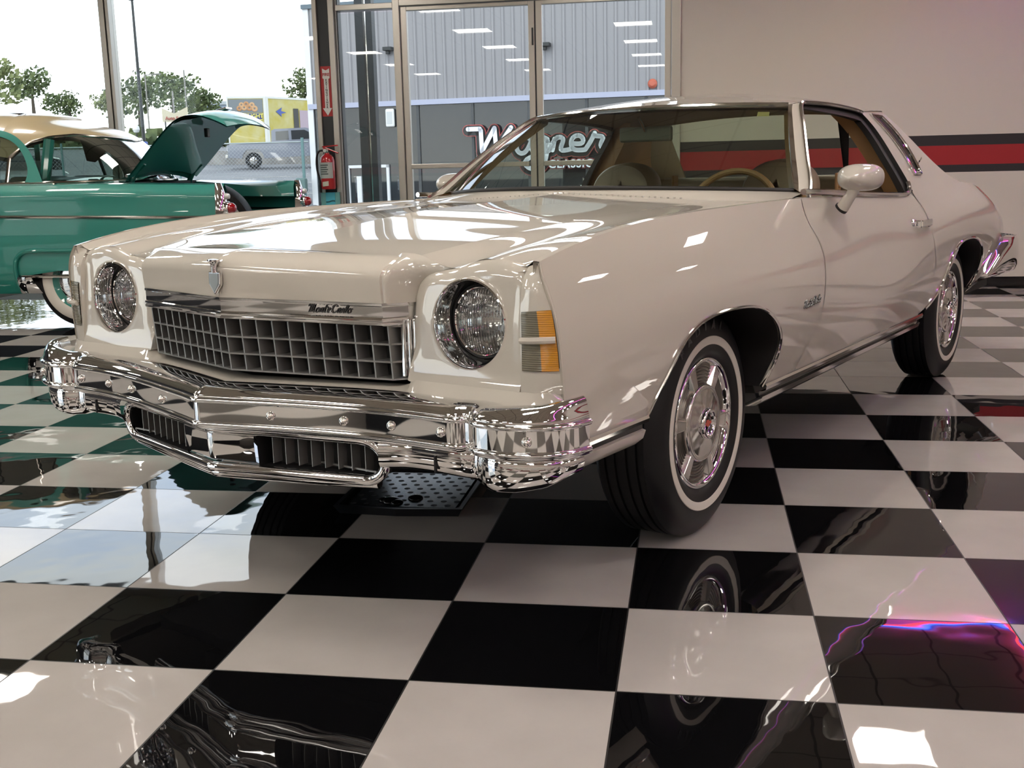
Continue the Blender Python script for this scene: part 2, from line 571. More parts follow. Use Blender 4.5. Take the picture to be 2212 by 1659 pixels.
# walls: painted plaster; the stripes are painted bands on the back and right walls
def make_wall_mat(name, base):
    m = mat(name, base, 0.55)
    n = m.node_tree; L = n.links
    t = n.nodes.new('ShaderNodeTexCoord')
    s = n.nodes.new('ShaderNodeSeparateXYZ'); L.new(t.outputs['Object'], s.inputs[0])
    r = n.nodes.new('ShaderNodeValToRGB'); r.color_ramp.interpolation = 'CONSTANT'
    mr = n.nodes.new('ShaderNodeMath'); mr.operation = 'MULTIPLY'; mr.inputs[1].default_value = 1 / 3.2
    L.new(s.outputs['Z'], mr.inputs[0]); L.new(mr.outputs[0], r.inputs['Fac'])
    el = r.color_ramp.elements
    bandb = (0.020, 0.017, 0.020, 1)
    seq = [(0.0, (*base, 1)), (0.981 / 3.2, bandb), (1.050 / 3.2, (0.37, 0.012, 0.018, 1)), (1.212 / 3.2, bandb), (1.293 / 3.2, (*base, 1))]
    el[0].position = 0.0; el[0].color = seq[0][1]
    el[1].position = seq[1][0]; el[1].color = seq[1][1]
    for p, c in seq[2:]:
        e = el.new(p); e.color = c
    L.new(r.outputs['Color'], bsdf(m).inputs['Base Color'])
    return m
M_WALL = make_wall_mat('striped_wall_paint', (0.70, 0.645, 0.575))
M_WALLP = mat('plain_wall_paint', (0.66, 0.60, 0.53), 0.6)
tag(MB().box2((1.40, YB, 0), (XR + .12, YB + .12, ZC)).build('wall_back', M_WALL, smooth=False), kind='structure')
tag(MB().box2((XR, YF, 0), (XR + .12, YB, ZC)).build('wall_right', M_WALL, smooth=False), kind='structure')
tag(MB().box2((XL - .12, YF - .12, 0), (XR + .12, YF, ZC)).build('wall_front', M_WALL, smooth=False), kind='structure')
tag(MB().box2((1.40, YB - .012, 0), (XR, YB, .088)).build('baseboard_back', M_BLACKG, smooth=False, bevel=.003), kind='structure')
tag(MB().box2((XR - .012, YF, 0), (XR, YB - .012, .088)).build('baseboard_right', M_BLACKG, smooth=False, bevel=.003), kind='structure')

# --- glazed storefront in the back wall -------------------------------------------------
def frame_bar(name, a, b, m=None):
    return tag(MB().box2(a, b).build(name, m or M_ALU, smooth=False, bevel=.004), kind='structure')
Y0, Y1 = YB - .02, YB + .11
HEAD_L, HEAD_D = 3.10, 2.53
nW = [0]
def window(x0, x1, z0, z1, d=YB + .05):
    nW[0] += 1
    return tag(MB().box2((x0, d, z0), (x1, d + .008, z1)).build('window_%d' % nW[0], M_SGLASS, smooth=False), kind='structure')
nT = [0]
def trim(a, b, m=None):
    nT[0] += 1
    return frame_bar('trim_%d' % nT[0], a, b, m)
# left glazing: panes at -9..-4.03, -3.935..-1.93
trim((-4.030, Y0, .08), (-3.975, Y1, HEAD_L)); trim((-3.975, Y0 + .02, .08), (-3.962, Y1, HEAD_L), M_DARK); trim((-3.962, Y0, .08), (-3.930, Y1, HEAD_L))
trim((-6.55, Y0, .08), (-6.45, Y1, HEAD_L))
trim((XL, Y0, 0), (-1.93, Y1, .08))
trim((XL, Y0, HEAD_L), (1.40, Y1, ZC))
window(XL, -6.55, .08, HEAD_L); window(-6.45, -4.03, .08, HEAD_L); window(-3.93, -1.93, .08, HEAD_L)
# post with dark core between two aluminium channels
trim((-1.935, Y0, 0), (-1.893, Y1, HEAD_L)); trim((-1.893, Y0 + .03, 0), (-1.784, Y1, HEAD_L), M_DARK); trim((-1.784, Y0, 0), (-1.731, Y1, HEAD_L))
trim((-1.731, Y0 + .05, 0), (-1.712, Y1, HEAD_L), mat('white_gasket', (.75, .76, .76), .4))
trim((-1.712, Y0 + .03, 0), (-1.700, Y1, HEAD_L), M_DARK)
window(-1.70, -1.175, .08, HEAD_D); trim((-1.70, Y0, 0), (-1.175, Y1, .08))
trim((-1.712, Y0, HEAD_D + .02), (-1.175, Y1, HEAD_D + .07)); window(-1.70, -1.175, HEAD_D + .07, HEAD_L)
# door frame
trim((-1.175, Y0 - .01, 0), (-1.112, Y1, HEAD_L))
trim((1.322, Y0 - .01, 0), (1.402, Y1, HEAD_L))
trim((-1.112, Y0 - .01, HEAD_D + .035), (1.322, Y1, HEAD_D + .10)); window(-1.112, 1.322, HEAD_D + .10, HEAD_L)
def door(k, x0, x1, hinge):
    g = MB().box2((x0 + .05, YB + .03, .1), (x1 - .05, YB + .038, HEAD_D)).build('door_%d' % k, M_SGLASS, smooth=False)
    tag(g, kind='structure')
    f = MB()
    f.box2((x0, YB, .01), (x0 + .055, YB + .055, HEAD_D + .03)); f.box2((x1 - .055, YB, .01), (x1, YB + .055, HEAD_D + .03))
    f.box2((x0 + .055, YB, HEAD_D - .005), (x1 - .055, YB + .055, HEAD_D + .03)); f.box2((x0 + .055, YB, .01), (x1 - .055, YB + .055, .20))
    f.build('door_frame', M_ALU, g, smooth=False, bevel=.004)
    r = MB().box2((x0 + .06, YB - .055, 1.122), (x1 - .06, YB - .015, 1.166)); r.box2((x0 + .06, YB - .05, 1.125), (x0 + .10, YB + .03, 1.163)); r.box2((x1 - .10, YB - .05, 1.125), (x1 - .06, YB + .03, 1.163))
    r.build('panic_bar', M_ALU, g, smooth=False, bevel=.005)
    return g
d1 = door(1, -1.108, .113, 0)
d2 = door(2, .125, 1.318, 1)
# lock plates on the meeting stile
lk = MB().box2((.088, YB - .004, 2.18), (.104, YB, 2.33)); lk.build('lock_plate', M_DARK, d1, smooth=False)
tag(MB().box2((.1135, YB + .01, .01), (.1245, YB + .05, HEAD_D + .03)).build('trim_%d' % 40, M_DARK, smooth=False), kind='structure')

# glazed left side of the showroom
trim((XL - .10, -5.04, 0), (XL, -.06, .10)); trim((XL - .10, -5.04, HEAD_L), (XL, -.06, ZC))
tag(MB().box2((XL - .12, -.06, 0), (XL, YB - .02, ZC)).box2((XL - .12, YF, 0), (XL, -5.04, ZC)).build('wall_left', mat('charcoal_wall_paint', (.028, .031, .038), .6), smooth=False), kind='structure')
for k, y in enumerate((-5.0, -2.55, -.10)):
    trim((XL - .10, y - .04, .10), (XL, y + .04, HEAD_L))
for a, b in zip((-4.96, -2.51), (-2.59, -.14)):
    nW[0] += 1
    tag(MB().box2((XL - .055, a, .10), (XL - .047, b, HEAD_L)).build('window_%d' % nW[0], M_SGLASS, smooth=False), kind='structure')

# --- ceiling lights (2 ft troffers) -------------------------------------------------------
M_DIFF = mat('lit_diffuser', (0.9, 0.88, 0.82), 0.6, emit=(1.0, 0.93, 0.845), emit_strength=TROFFER)
M_TRIMW = mat('white_enamel', (0.75, 0.73, 0.69), 0.4)
def troffer(x, y):
    t = empty('ceiling_light', (x, y, ZC))
    f = MB()
    for sx in (-1, 1): f.box((sx * .295, 0, -.012), (.03, .62, .024))
    for sy in (-1, 1): f.box((0, sy * .295, -.012), (.56, .03, .024))
    f.build('frame', M_TRIMW, t, smooth=False)
    MB().box((0, 0, -.008), (.56, .56, .008)).build('diffuser', M_DIFF, t, smooth=False)
    return t
lights = []
first = None
SKIP = {(.61, 3.3)}
for i, x in enumerate((3.05, .61, -1.83, -4.27, -6.71)):
    for j, y in enumerate((5.7, 3.3, .9, -1.5, -3.9, -6.3)):
        if (x, y) in SKIP: continue
        yy = y
        if first is None:
            first = troffer(x, yy); t = first
        else:
            t = copy_tree(first); t.location = (x, yy, ZC)
        tag(t, 'square lit ceiling panel light in a white frame, in the right-hand set that includes added fill lights', 'ceiling light', 'square ceiling panel lights')

for x, y in ((7.54, 3.33), (5.78, 5.12), (5.78, -2.6), (8.6, -1.4), (8.9, -5.6), (9.4, 6.4), (6.9, -.9), (9.3, .9), (7.2, -4.4), (9.7, -3.3)):  # the closing entries are unseen lights added to brighten the coupe's side
    t = copy_tree(first); t.location = (x, y, ZC)
    tag(t, 'square lit ceiling panel light in a white frame, in the right-hand set that includes added fill lights', 'ceiling light', 'square ceiling panel lights')

# --- neon tubes along the top of the back and right wall ----------------------------------
M_NRED = mat('neon_red', (1, .1, .08), .4, emit=(1.0, 0.045, 0.035), emit_strength=NEON)
M_NBLUE = mat('neon_blue', (.1, .2, 1), .4, emit=(0.02, 0.11, 1.0), emit_strength=NEON * 1.2)
nr = MB().tube([(3.12, YB - .06, 3.135), (4.36, YB - .06, 3.135), (4.40, YB - .10, 3.135), (4.46, -6.4, 3.135)], .0105, 8)
tag(nr.build('neon_tube', M_NRED), 'red neon tube under the ceiling, turning from the back wall towards the camera', 'neon tube')
nb = MB().tube([(3.02, YB - .03, 3.172), (4.42, YB - .03, 3.172), (4.47, YB - .08, 3.172), (4.53, -6.4, 3.172)], .0105, 8)
tag(nb.build('neon_tube', M_NBLUE), 'blue neon tube against the ceiling just beside the red one', 'neon tube')
# ------------------------------------------------------------------ the cream-white coupe
car = empty('coupe', (0.80364, 1.45758, 0), -2.02211112)
tag(car, 'cream white two-door coupe with big chrome front bumper, filling the middle of the showroom', 'car')

def both(fn):
    for s in (1, -1):
        fn(s)

def side_grid(g, s, off=0.0):
    """(m,n,2) grid of (x,z) -> 3-D on the body side"""
    y = Yside(g[..., 0], np.minimum(g[..., 1], Zcrest(g[..., 0]))) + off
    return np.stack([g[..., 0], s * y, g[..., 1]], -1)

def crest_line(x0, x1, n):
    x = np.linspace(x0, x1, n)
    return np.stack([x, Zcrest(x)], 1)

ARCH_F = [(.526, .468), (.496, .517), (.455, .571), (.41, .628), (.357, .670), (.288, .694), (.194, .705), (.091, .705), (-.023, .696), (-.126, .674),
          (-.222, .634), (-.298, .582), (-.334, .530), (-.334, .485), (-.318, .445), (-.292, .405)]
ARCH_R = [(-2.25, .425), (-2.375, .462), (-2.445, .515), (-2.462, .58), (-2.478, .645), (-2.525, .692), (-2.62, .718), (-2.80, .72), (-2.97, .692), (-3.11, .64),
          (-3.20, .565), (-3.225, .49), (-3.17, .43)]
DOOR_F = [(-.695, .983), (-.668, .915), (-.700, .855), (-.722, .80), (-.70, .70), (-.688, .62), (-.668, .565), (-.625, .50), (-.585, .42)]
DOOR_R = [(-2.045, .9585), (-2.095, .90), (-2.120, .80), (-2.195, .66), (-2.245, .55), (-2.215, .47), (-2.165, .42)]
archf = smooth_curve(ARCH_F, 90)
archr = smooth_curve(ARCH_R, 90)
doorf = smooth_curve(DOOR_F, 40)
doorr = smooth_curve(DOOR_R, 40)
GAP = 0.0028

def poly_join(*parts):
    return np.concatenate(parts)

# --- front fenders ---
FF = [(.925, .8975), (.934, .865), (.929, .80), (.921, .70), (.914, .60), (.906, .475)]     # front edge of the fender side
ff = smooth_curve(FF, 40)
def fender(s):
    bot = resample(poly_join(np.array([(.906, .470), (.60, .466)]), archf, np.array([(-.40, .402), (-.583 + GAP, .412)])), 200)
    top = crest_line(.925, -.695 + GAP, 200)
    right = resample(doorf, 44) + np.array([GAP, 0])
    left = resample(ff, 44)
    left[0] = top[0]; left[-1] = bot[0]; right[0] = top[-1]; right[-1] = bot[-1]
    P = side_grid(coons(top, bot, left, right), s)
    mb = MB().grid(P)
    # narrow top strip inside the crest, out to the bonnet gap
    e = P[0]
    inn = e.copy(); inn[:, 1] -= s * .016; inn[:, 2] += .0015
    low = inn.copy(); low[:, 1] -= s * .002; low[:, 2] -= .03
    mb.grid(np.stack([low, inn, e]))
    f = mb.build('front_fender', M_PAINT, car, weld=True, out=(0, s, .2), solid=.006, bevel=.007, bseg=3, bang=38)
    # rolled bright lip around the wheel opening
    a = side_grid(archf[None], s)[0]
    path = [(p[0], p[1] + s * .003, p[2]) for p in a]
    MB().tube(path, .0055, 8).build('arch_molding', M_STAIN, f)
    return f
both(fender)

# inner wheel houses (dark, inside the openings)
def wheelhouse(s, arch, name):
    a = side_grid(arch[None], s, -.006)[0]
    b = a.copy(); b[:, 1] = s * .52
    c0, c1 = arch[:, 0].mean(), .36
    k = a.copy(); k[:, 1] -= s * .035
    b[:, 0] = c0 + (b[:, 0] - c0) * 1.02
    m = MB().grid(np.stack([a, k, b]))
    n = len(b)
    m.add([tuple(p) for p in b] + [(c0, s * .52, .30)], [(i, i + 1, n) for i in range(n - 1)])
    m.build(name, M_SEAL, car)
both(lambda s: wheelhouse(s, archf, 'wheel_well'))
both(lambda s: wheelhouse(s, archr, 'wheel_well'))

# --- doors ---
def door_(s):
    top = np.stack([np.linspace(-.695 - GAP, -2.045 + GAP, 120), np.zeros(120)], 1)
    top[:, 1] = Zcrest(top[:, 0])
    bot = np.stack([np.linspace(-.585 - GAP, -2.165 + GAP, 120), np.linspace(.412, .408, 120)], 1)
    left = resample(doorf, 44) - np.array([GAP, 0]); right = resample(doorr, 44) + np.array([GAP, 0])
    left[0] = top[0]; left[-1] = bot[0]; right[0] = top[-1]; right[-1] = bot[-1]
    P = side_grid(coons(top, bot, left, right), s)
    e = P[0]; inn = e.copy(); inn[:, 1] -= s * .03; inn[:, 2] += .004
    low = inn.copy(); low[:, 2] -= .06
    d = MB().grid(P).grid(np.stack([low, inn, e])).build('door', M_PAINT, car, weld=True, out=(0, s, .2), solid=.006, bevel=.008, bseg=3, bang=40)
    # belt molding under the window, turning up at its rear end
    bp = [(-.735, 1.003), (-.92, .997), (-1.31, .978), (-1.60, .966), (-1.86, .957), (-1.97, .957), (-2.02, .966), (-2.05, .985), (-2.06, 1.005)]
    bc = smooth_curve(bp, 60)
    path = [(x, s * (float(Ycrest(x)) + .002 - max(0, z - float(Zcrest(x))) * .45), z) for x, z in bc]
    MB().tube(path, .011, 8).build('belt_molding', M_STAIN, d)
    # pull handle and lock
    yh = float(Yside(-2.0, .83)[0])
    h = MB()
    h.box((-2.015, s * (yh + .020), .831), (.155, .016, .030))
    h.box((-1.945, s * (yh + .006), .829), (.03, .03, .034))
    h.box((-2.085, s * (yh + .004), .827), (.03, .03, .034))
    h.build('door_handle', M_CHROME, d, smooth=False, bevel=.005, bseg=3)
    MB().lathe([(0, .012), (.012, .012), (.016, .006), (.017, 0)], 'y', (0, 0, 0), 20).build('door_lock', M_CHROME, d).matrix_local = Matrix.Translation((-1.905, s * float(Yside(-1.905, .835)[0]), .836)) @ Matrix.Diagonal((1, s, 1, 1))
    return d
doors = {}
for s in (1, -1):
    doors[s] = door_(s)

# --- rear quarters ---
def quarter(s):
    bot = resample(poly_join(np.array([(-2.165 - GAP, .412)]), archr, np.array([(-3.45, .462), (-3.96, .50)])), 200)
    top = crest_line(-2.045 - GAP, -4.05, 200)
    left = resample(doorr, 40) - np.array([GAP, 0])
    right = smooth_curve([(-4.05, .78), (-4.06, .70), (-4.03, .60), (-3.96, .50)], 40)
    left[0] = top[0]; left[-1] = bot[0]; right[0] = top[-1]; right[-1] = bot[-1]
    P = side_grid(coons(top, bot, left, right), s)
    mb = MB().grid(P)
    f = mb.build('rear_quarter_panel', M_PAINT, car, weld=True, out=(0, s, .2), solid=.006)
    a = side_grid(archr[None], s)[0]
    MB().tube([(p[0], p[1] + s * .003, p[2]) for p in a], .0075, 8).build('arch_molding', M_STAIN, f)
    return f
both(quarter)

# --- rocker: bright strip, black gap and lower panel ---
def rocker(s):
    x = np.linspace(-.305, -2.20, 60)
    y = Yside(x, np.full_like(x, .41))
    pr = [(.000, .408), (.010, .412), (.014, .404), (.011, .392), (.002, .388), (-.012, .386), (-.012, .372), (.000, .369), (-.004, .352), (-.022, .338), (-.08, .330)]
    P = np.array([[(xx, s * (yy + d), z) for d, z in pr] for xx, yy in zip(x, y)])
    o = obj('rocker_panel', P.reshape(-1, 3), [(i * 11 + j, (i + 1) * 11 + j, (i + 1) * 11 + j + 1, i * 11 + j + 1) for i in range(59) for j in range(10)], M_STAIN, car,
            mats=[M_STAIN, M_BLACKG, M_STAIN], fmat=[(0 if j < 4 else 1 if j < 6 else 2) for i in range(59) for j in range(10)])
    x2 = np.linspace(.895, .525, 20)
    y2 = Yside(x2, np.full_like(x2, .47))
    pr2 = [(0, .474), (.010, .478), (.013, .470), (.010, .460), (.001, .457), (-.008, .455), (-.008, .440), (.002, .437), (-.006, .415), (-.03, .395)]
    P2 = np.array([[(xx, s * (yy + d), z) for d, z in pr2] for xx, yy in zip(x2, y2)])
    obj('lower_fender_molding', P2.reshape(-1, 3), [(i * 10 + j, (i + 1) * 10 + j, (i + 1) * 10 + j + 1, i * 10 + j + 1) for i in range(19) for j in range(9)], M_STAIN, car,
        mats=[M_STAIN, M_BLACKG, M_PAINT], fmat=[(0 if j < 4 else 1 if j < 6 else 2) for i in range(19) for j in range(9)])
    x3 = np.linspace(-3.18, -3.33, 8)
    y3 = Yside(x3, np.full_like(x3, .45))
    P3 = np.array([[(xx, s * (yy + d), .445 + dz + (-3.19 - xx) * .06) for d, dz in [(0, .0), (.012, .006), (.012, -.010), (0, -.016), (-.02, -.04)]] for xx, yy in zip(x3, y3)])
    MB().grid(P3).build('lower_quarter_molding', M_STAIN, car)
both(rocker)

# --- bonnet: crowned centre, creased shoulders, pod humps over the headlights ---
XT = np.array([.99, .92, .80, .66, .50, .30, .06, -.20, -.45, -.80])
ZR = nspline(XT[::-1], np.array([.916, .922, .933, .946, .962, .979, .989, .997, 1.006, 1.018])[::-1])
def PL(xs, ys):
    f = nspline(np.array(xs)[::-1], np.array(ys)[::-1])
    return f
ZC_ = PL([.99, .895, .75, .50, .30, .10, -.27, -.65, -.95], [.889, .8985, .918, .938, .951, .960, .971, .981, .988])       # shoulder crease
YC_ = PL([.99, .895, .75, .50, .10, -.30, -.90], [.485, .493, .522, .542, .552, .566, .60])
ZV_ = PL([.99, .90, .75, .55, .30, 0, -.4, -.95], [.868, .875, .897, .921, .942, .957, .969, .982])                      # valley
YV_ = PL([.99, .90, .75, .5, .2, -.3, -.95], [.615, .618, .638, .665, .69, .715, .74])
ZH_ = PL([.99, .90, .75, .55, .30, 0, -.4, -.95], [.893, .900, .917, .933, .949, .9645, .9745, .983])                    # pod hump
YH_ = PL([.99, .90, .6, .2, -.95], [.717, .718, .735, .765, .79])
ZO_ = PL([.99, .90, .75, .55, .30, 0, -.4, -.95], [.880, .8865, .910, .934, .954, .967, .976, .984])                       # outer valley
YO_ = PL([.99, .90, .6, .2, -.95], [.822, .822, .828, .832, .835])
def pchip_rows(Y, Z, yq):
    """monotone cubic through each row's points"""
    h = np.diff(Y, axis=1); d = np.diff(Z, axis=1) / h
    m = np.zeros_like(Y)
    for i in range(1, Y.shape[1] - 1):
        a, b = d[:, i - 1], d[:, i]
        w1, w2 = 2 * h[:, i] + h[:, i - 1], h[:, i] + 2 * h[:, i - 1]
        ok = a * b > 0
        m[:, i] = np.where(ok, (w1 + w2) / (w1 / np.where(ok, a, 1) + w2 / np.where(ok, b, 1)), 0)
    m[:, 0] = d[:, 0]; m[:, -1] = d[:, -1]
    N = np.arange(len(Y))
    i = np.clip((yq[:, None] >= Y).sum(1) - 1, 0, Y.shape[1] - 2)
    hh = h[N, i]; t = (yq - Y[N, i]) / hh
    return ((1 + 2 * t) * (1 - t) ** 2 * Z[N, i] + t * (1 - t) ** 2 * hh * m[N, i] + t * t * (3 - 2 * t) * Z[N, i + 1] + t * t * (t - 1) * hh * m[N, i + 1])
def top_z(x, y):
    """height of the upper body at (x, |y|), y inside the crest"""
    x, y = np.broadcast_arrays(np.asarray(x, float), np.abs(np.asarray(y, float)))
    sh = x.shape; x = x.ravel(); y = y.ravel()
    yc, yv, yh, yo, ye = YC_(x), YV_(x), YH_(x), YO_(x), Ycrest(x) - .016
    zr, zc, zv, zh, zo, ze = ZR(x), ZC_(x), ZV_(x), ZH_(x), ZO_(x), Zcrest(x) + .0015
    mid = zc + (zr - zc) * .52
    Yk = np.stack([yc * 0, yc * .5, yc, yv, yh, yo, ye], 1)
    Zk = np.stack([zr, mid, zc, zv, zh, zo, ze], 1)
    return pchip_rows(Yk, Zk, np.minimum(y, ye)).reshape(sh)
def seam_x(y):
    y = np.abs(y)
    return np.interp(y, [0, .493, .55, .618, .717, .80, .86], [.99, .895, .897, .902, .902, .903, .915])
def hood_rear_x(y):
    return -.545 - .17 * (np.abs(y) / .85) ** 2
def hood_z(x, y):
    """bonnet surface with a crisp centre ridge and shoulder creases"""
    x, y = np.broadcast_arrays(np.asarray(x, float), np.abs(np.asarray(y, float)))
    sh_ = x.shape; x = x.ravel(); y = y.ravel()
    yc, yv, yh, yo, ye = YC_(x), YV_(x), YH_(x), YO_(x), Ycrest(x) - .016
    zr, zc, zv, zh, zo, ze = ZR(x), ZC_(x), ZV_(x), ZH_(x), ZO_(x), Zcrest(x) + .0015
    t = np.clip(y / yc, 0, 1)
    inner = zr + (zc - zr) * (.80 * t + .20 * t * t)
    Yk = np.stack([yc, yv, yh, yo, ye], 1); Zk = np.stack([zc, zv, zh, zo, ze], 1)
    outer = pchip_rows(Yk, Zk, np.clip(y, yc, ye))
    return np.where(y <= yc, inner, outer).reshape(sh_)
def hood():
    u = np.linspace(0, 1, 130)
    mb = MB()
    def strip(v0, v1, n, s, inner):
        P = np.zeros((len(u), n, 3))
        for j, v in enumerate(np.linspace(v0, v1, n)):
            for it in range(1):
                ynom = v * .49 if inner else .49 + v * (.86 - .49)
                a, b = seam_x(ynom) - GAP, hood_rear_x(ynom)
                x = a + (b - a) * u
                yc = YC_(x); lim = Ycrest(x) - .0195
                y = v * yc if inner else yc + v * (lim - yc)
            P[:, j] = np.stack([x, s * y, hood_z(x, y)], 1)
        mb.grid(P)
    for s in (1, -1):
        strip(0, 1, 28, s, True)
        strip(0, 1, 56, s, False)
    h = mb.build('hood', M_PAINT, car, sharp=24)
    for p in h.data.polygons:
        if p.normal.z < 0: p.flip()
    h.data.update()
    md = h.modifiers.new('thickness', 'SOLIDIFY'); md.thickness = .010; md.offset = -1; md.use_rim = False
    return h
hood()
# cowl panel between the bonnet and the windscreen, with its row of slots
def ws_bottom(y):
    k = (np.abs(y) / .771) ** 2.2
    return np.stack([-.565 - .307 * k, y, 1.030 - .023 * k], -1)
def cowl():
    ys = np.linspace(-.82, .82, 81)
    a = np.stack([hood_rear_x(ys) - .006, ys, np.zeros_like(ys)], 1)
    a[:, 2] = top_z(a[:, 0], np.clip(np.abs(ys), 0, .84)) - .002
    b = ws_bottom(np.clip(ys, -.80, .80)); b[:, 1] = ys
    b[:, 2] -= .006
    rows = [a - np.array([0, 0, .03]), a]
    for t in (.25, .5, .75, 1.0):
        p = a + (b - a) * t; p[:, 2] += .004 * math.sin(PI * t)
        rows.append(p)
    c = MB().grid(np.stack(rows)).build('cowl_panel', M_PAINT, car, out=(0, 0, 1))
    v = MB()
    for k in range(41):
        y = -.46 + k * .92 / 40
        x = hood_rear_x(y) - .010
        z = float(top_z(x, abs(y))) + .001
        v.box((x - .006, y, z + .0005), (.022, .006, .004))
    v.build('cowl_slots', M_PAINT, c, smooth=False)
cowl()
# the deck under everything, so no floor shows through gaps
MB().box2((-4.0, -.78, .36), (.80, .78, .40)).build('underbody', M_BLACK, car, smooth=False)
MB().box2((-.50, -.80, .40), (-.47, .80, .96)).build('firewall', M_BLACK, car, smooth=False)
MB().box2((-.30, -.50, .40), (.84, .50, .80)).build('engine_bay', M_BLACK, car, smooth=False)

# --- nose: V-shaped header panel ---
def nose():
    ys = np.linspace(-.456, .456, 73)
    mb = MB()
    rows = []
    prof = [(0.0, 0.0), (.003, .035), (.005, .065), (.003, .078), (-.004, .090), (-.016, .101), (-.034, .109)]
    for y in ys:
        k = abs(y) / .456
        xb, zb = 1.097 - .112 * k, .797 - .006 * k
        xs, zs = float(seam_x(y)), float(top_z(seam_x(y), abs(y)))
        r = []
        for dx, dz in prof:
            dz2 = dz * (1 - .14 * k)
            r.append((xb + dx, y, zb + dz2))
        x0, z0 = r[-1][0], r[-1][2]
        for t in (.25, .5, .75, 1.0):                   # blend back to the bonnet seam
            r.append((x0 + (xs - x0) * t, y, z0 + (zs - z0) * (1 - (1 - t) ** 1.7)))
        rows.append(r)
    P = np.array(rows)
    mb.grid(P)
    # cheeks from the bend back to the pods
    for s in (1, -1):
        A = P[-1] if s > 0 else P[0]
        n = len(A)
        B = smooth_curve([(.898, s * .4975, .789), (.898, s * .4985, .820), (.897, s * .517, .846), (.898, s * .562, .8645), (.901, s * .612, .8735)], n)
        B2 = []
        g = []
        for i in range(n):
            a = A[i]; b = B[i]
            row = [a + (b - a) * t for t in np.linspace(0, 1, 10)]
            g.append(row)
        g = np.array(g)
        # the top edge follows the bonnet seam
        yy = np.linspace(.456, .612, 10)
        xs = seam_x(yy)
        topedge = np.stack([xs, s * yy, top_z(xs, yy)], 1)
        lead = np.linspace(0, 1, n)[:, None, None] ** 2.2
        g = g + lead * (topedge - g[-1])[None]
        mb.grid(g)
    return mb.build('nose_panel', M_PAINT, car, weld=True, out=(1, 0, .6), solid=.008, sharp=26)
nosep = nose()

# crest emblem on the nose
em = MB()
sh = [(0, -.034), (.021, -.008), (.022, .026), (-.022, .026), (-.021, -.008)]
em.prism([(p[0], p[1]) for p in sh], 'x', 0, .010)
emb = em.build('hood_emblem', M_CHROME, car, smooth=False, bevel=.003)
emb.location = (1.100, 0, .838); emb.rotation_euler = (0, math.radians(-3), 0)
MB().prism([(p[0] * .74, p[1] * .78) for p in sh], 'x', .010, .0112).build('emblem_field', mat('pewter', (.22, .22, .21), .35, metal=.9), emb, smooth=False)
MB().lathe([(.0, .0), (.006, .0), (.007, .012), (.010, .024), (.016, .030), (.016, .034), (0, .036)], 'z', (.010, 0, .022), 16).build('emblem_crown', M_CHROME, emb)

# --- bright header bar over the grille ---
def v_path(y, x0=1.094, k=.112):
    return x0 - k * abs(y) / .456
def header():
    ys = [-.456, 0, .456]
    pr = [(-.004, .7975), (.004, .7965), (.004, .790), (.001, .788), (.001, .762), (.005, .760), (.006, .7555), (.003, .7535), (.003, .7505), (.006, .749), (.006, .7435), (0, .741), (-.03, .741)]
    rows = [[(v_path(y) + dx, y, z - .006 * abs(y) / .456) for dx, z in pr] for y in ys]
    # ends wrap back to the pods
    endL = [(.902 + dx * .4, -.4985, z - .008) for dx, z in pr]
    endR = [(.902 + dx * .4, .4985, z - .008) for dx, z in pr]
    h = MB().grid(np.array([endL] + rows + [endR])).build('header_bar', M_CHROME, car, out=(1, 0, 0), sharp=20)
    # upright end trims beside the grille
    for s in (1, -1):
        m = MB()
        for i in range(3):
            m.box2((.902 + i * .009, s * (.505 - i * .011), .605), (.922 + i * .009, s * (.495 - i * .011), .748))
        m.build('grille_end_trim', M_CHROME, h, smooth=False, bevel=.002)
    return h
hdr = header()

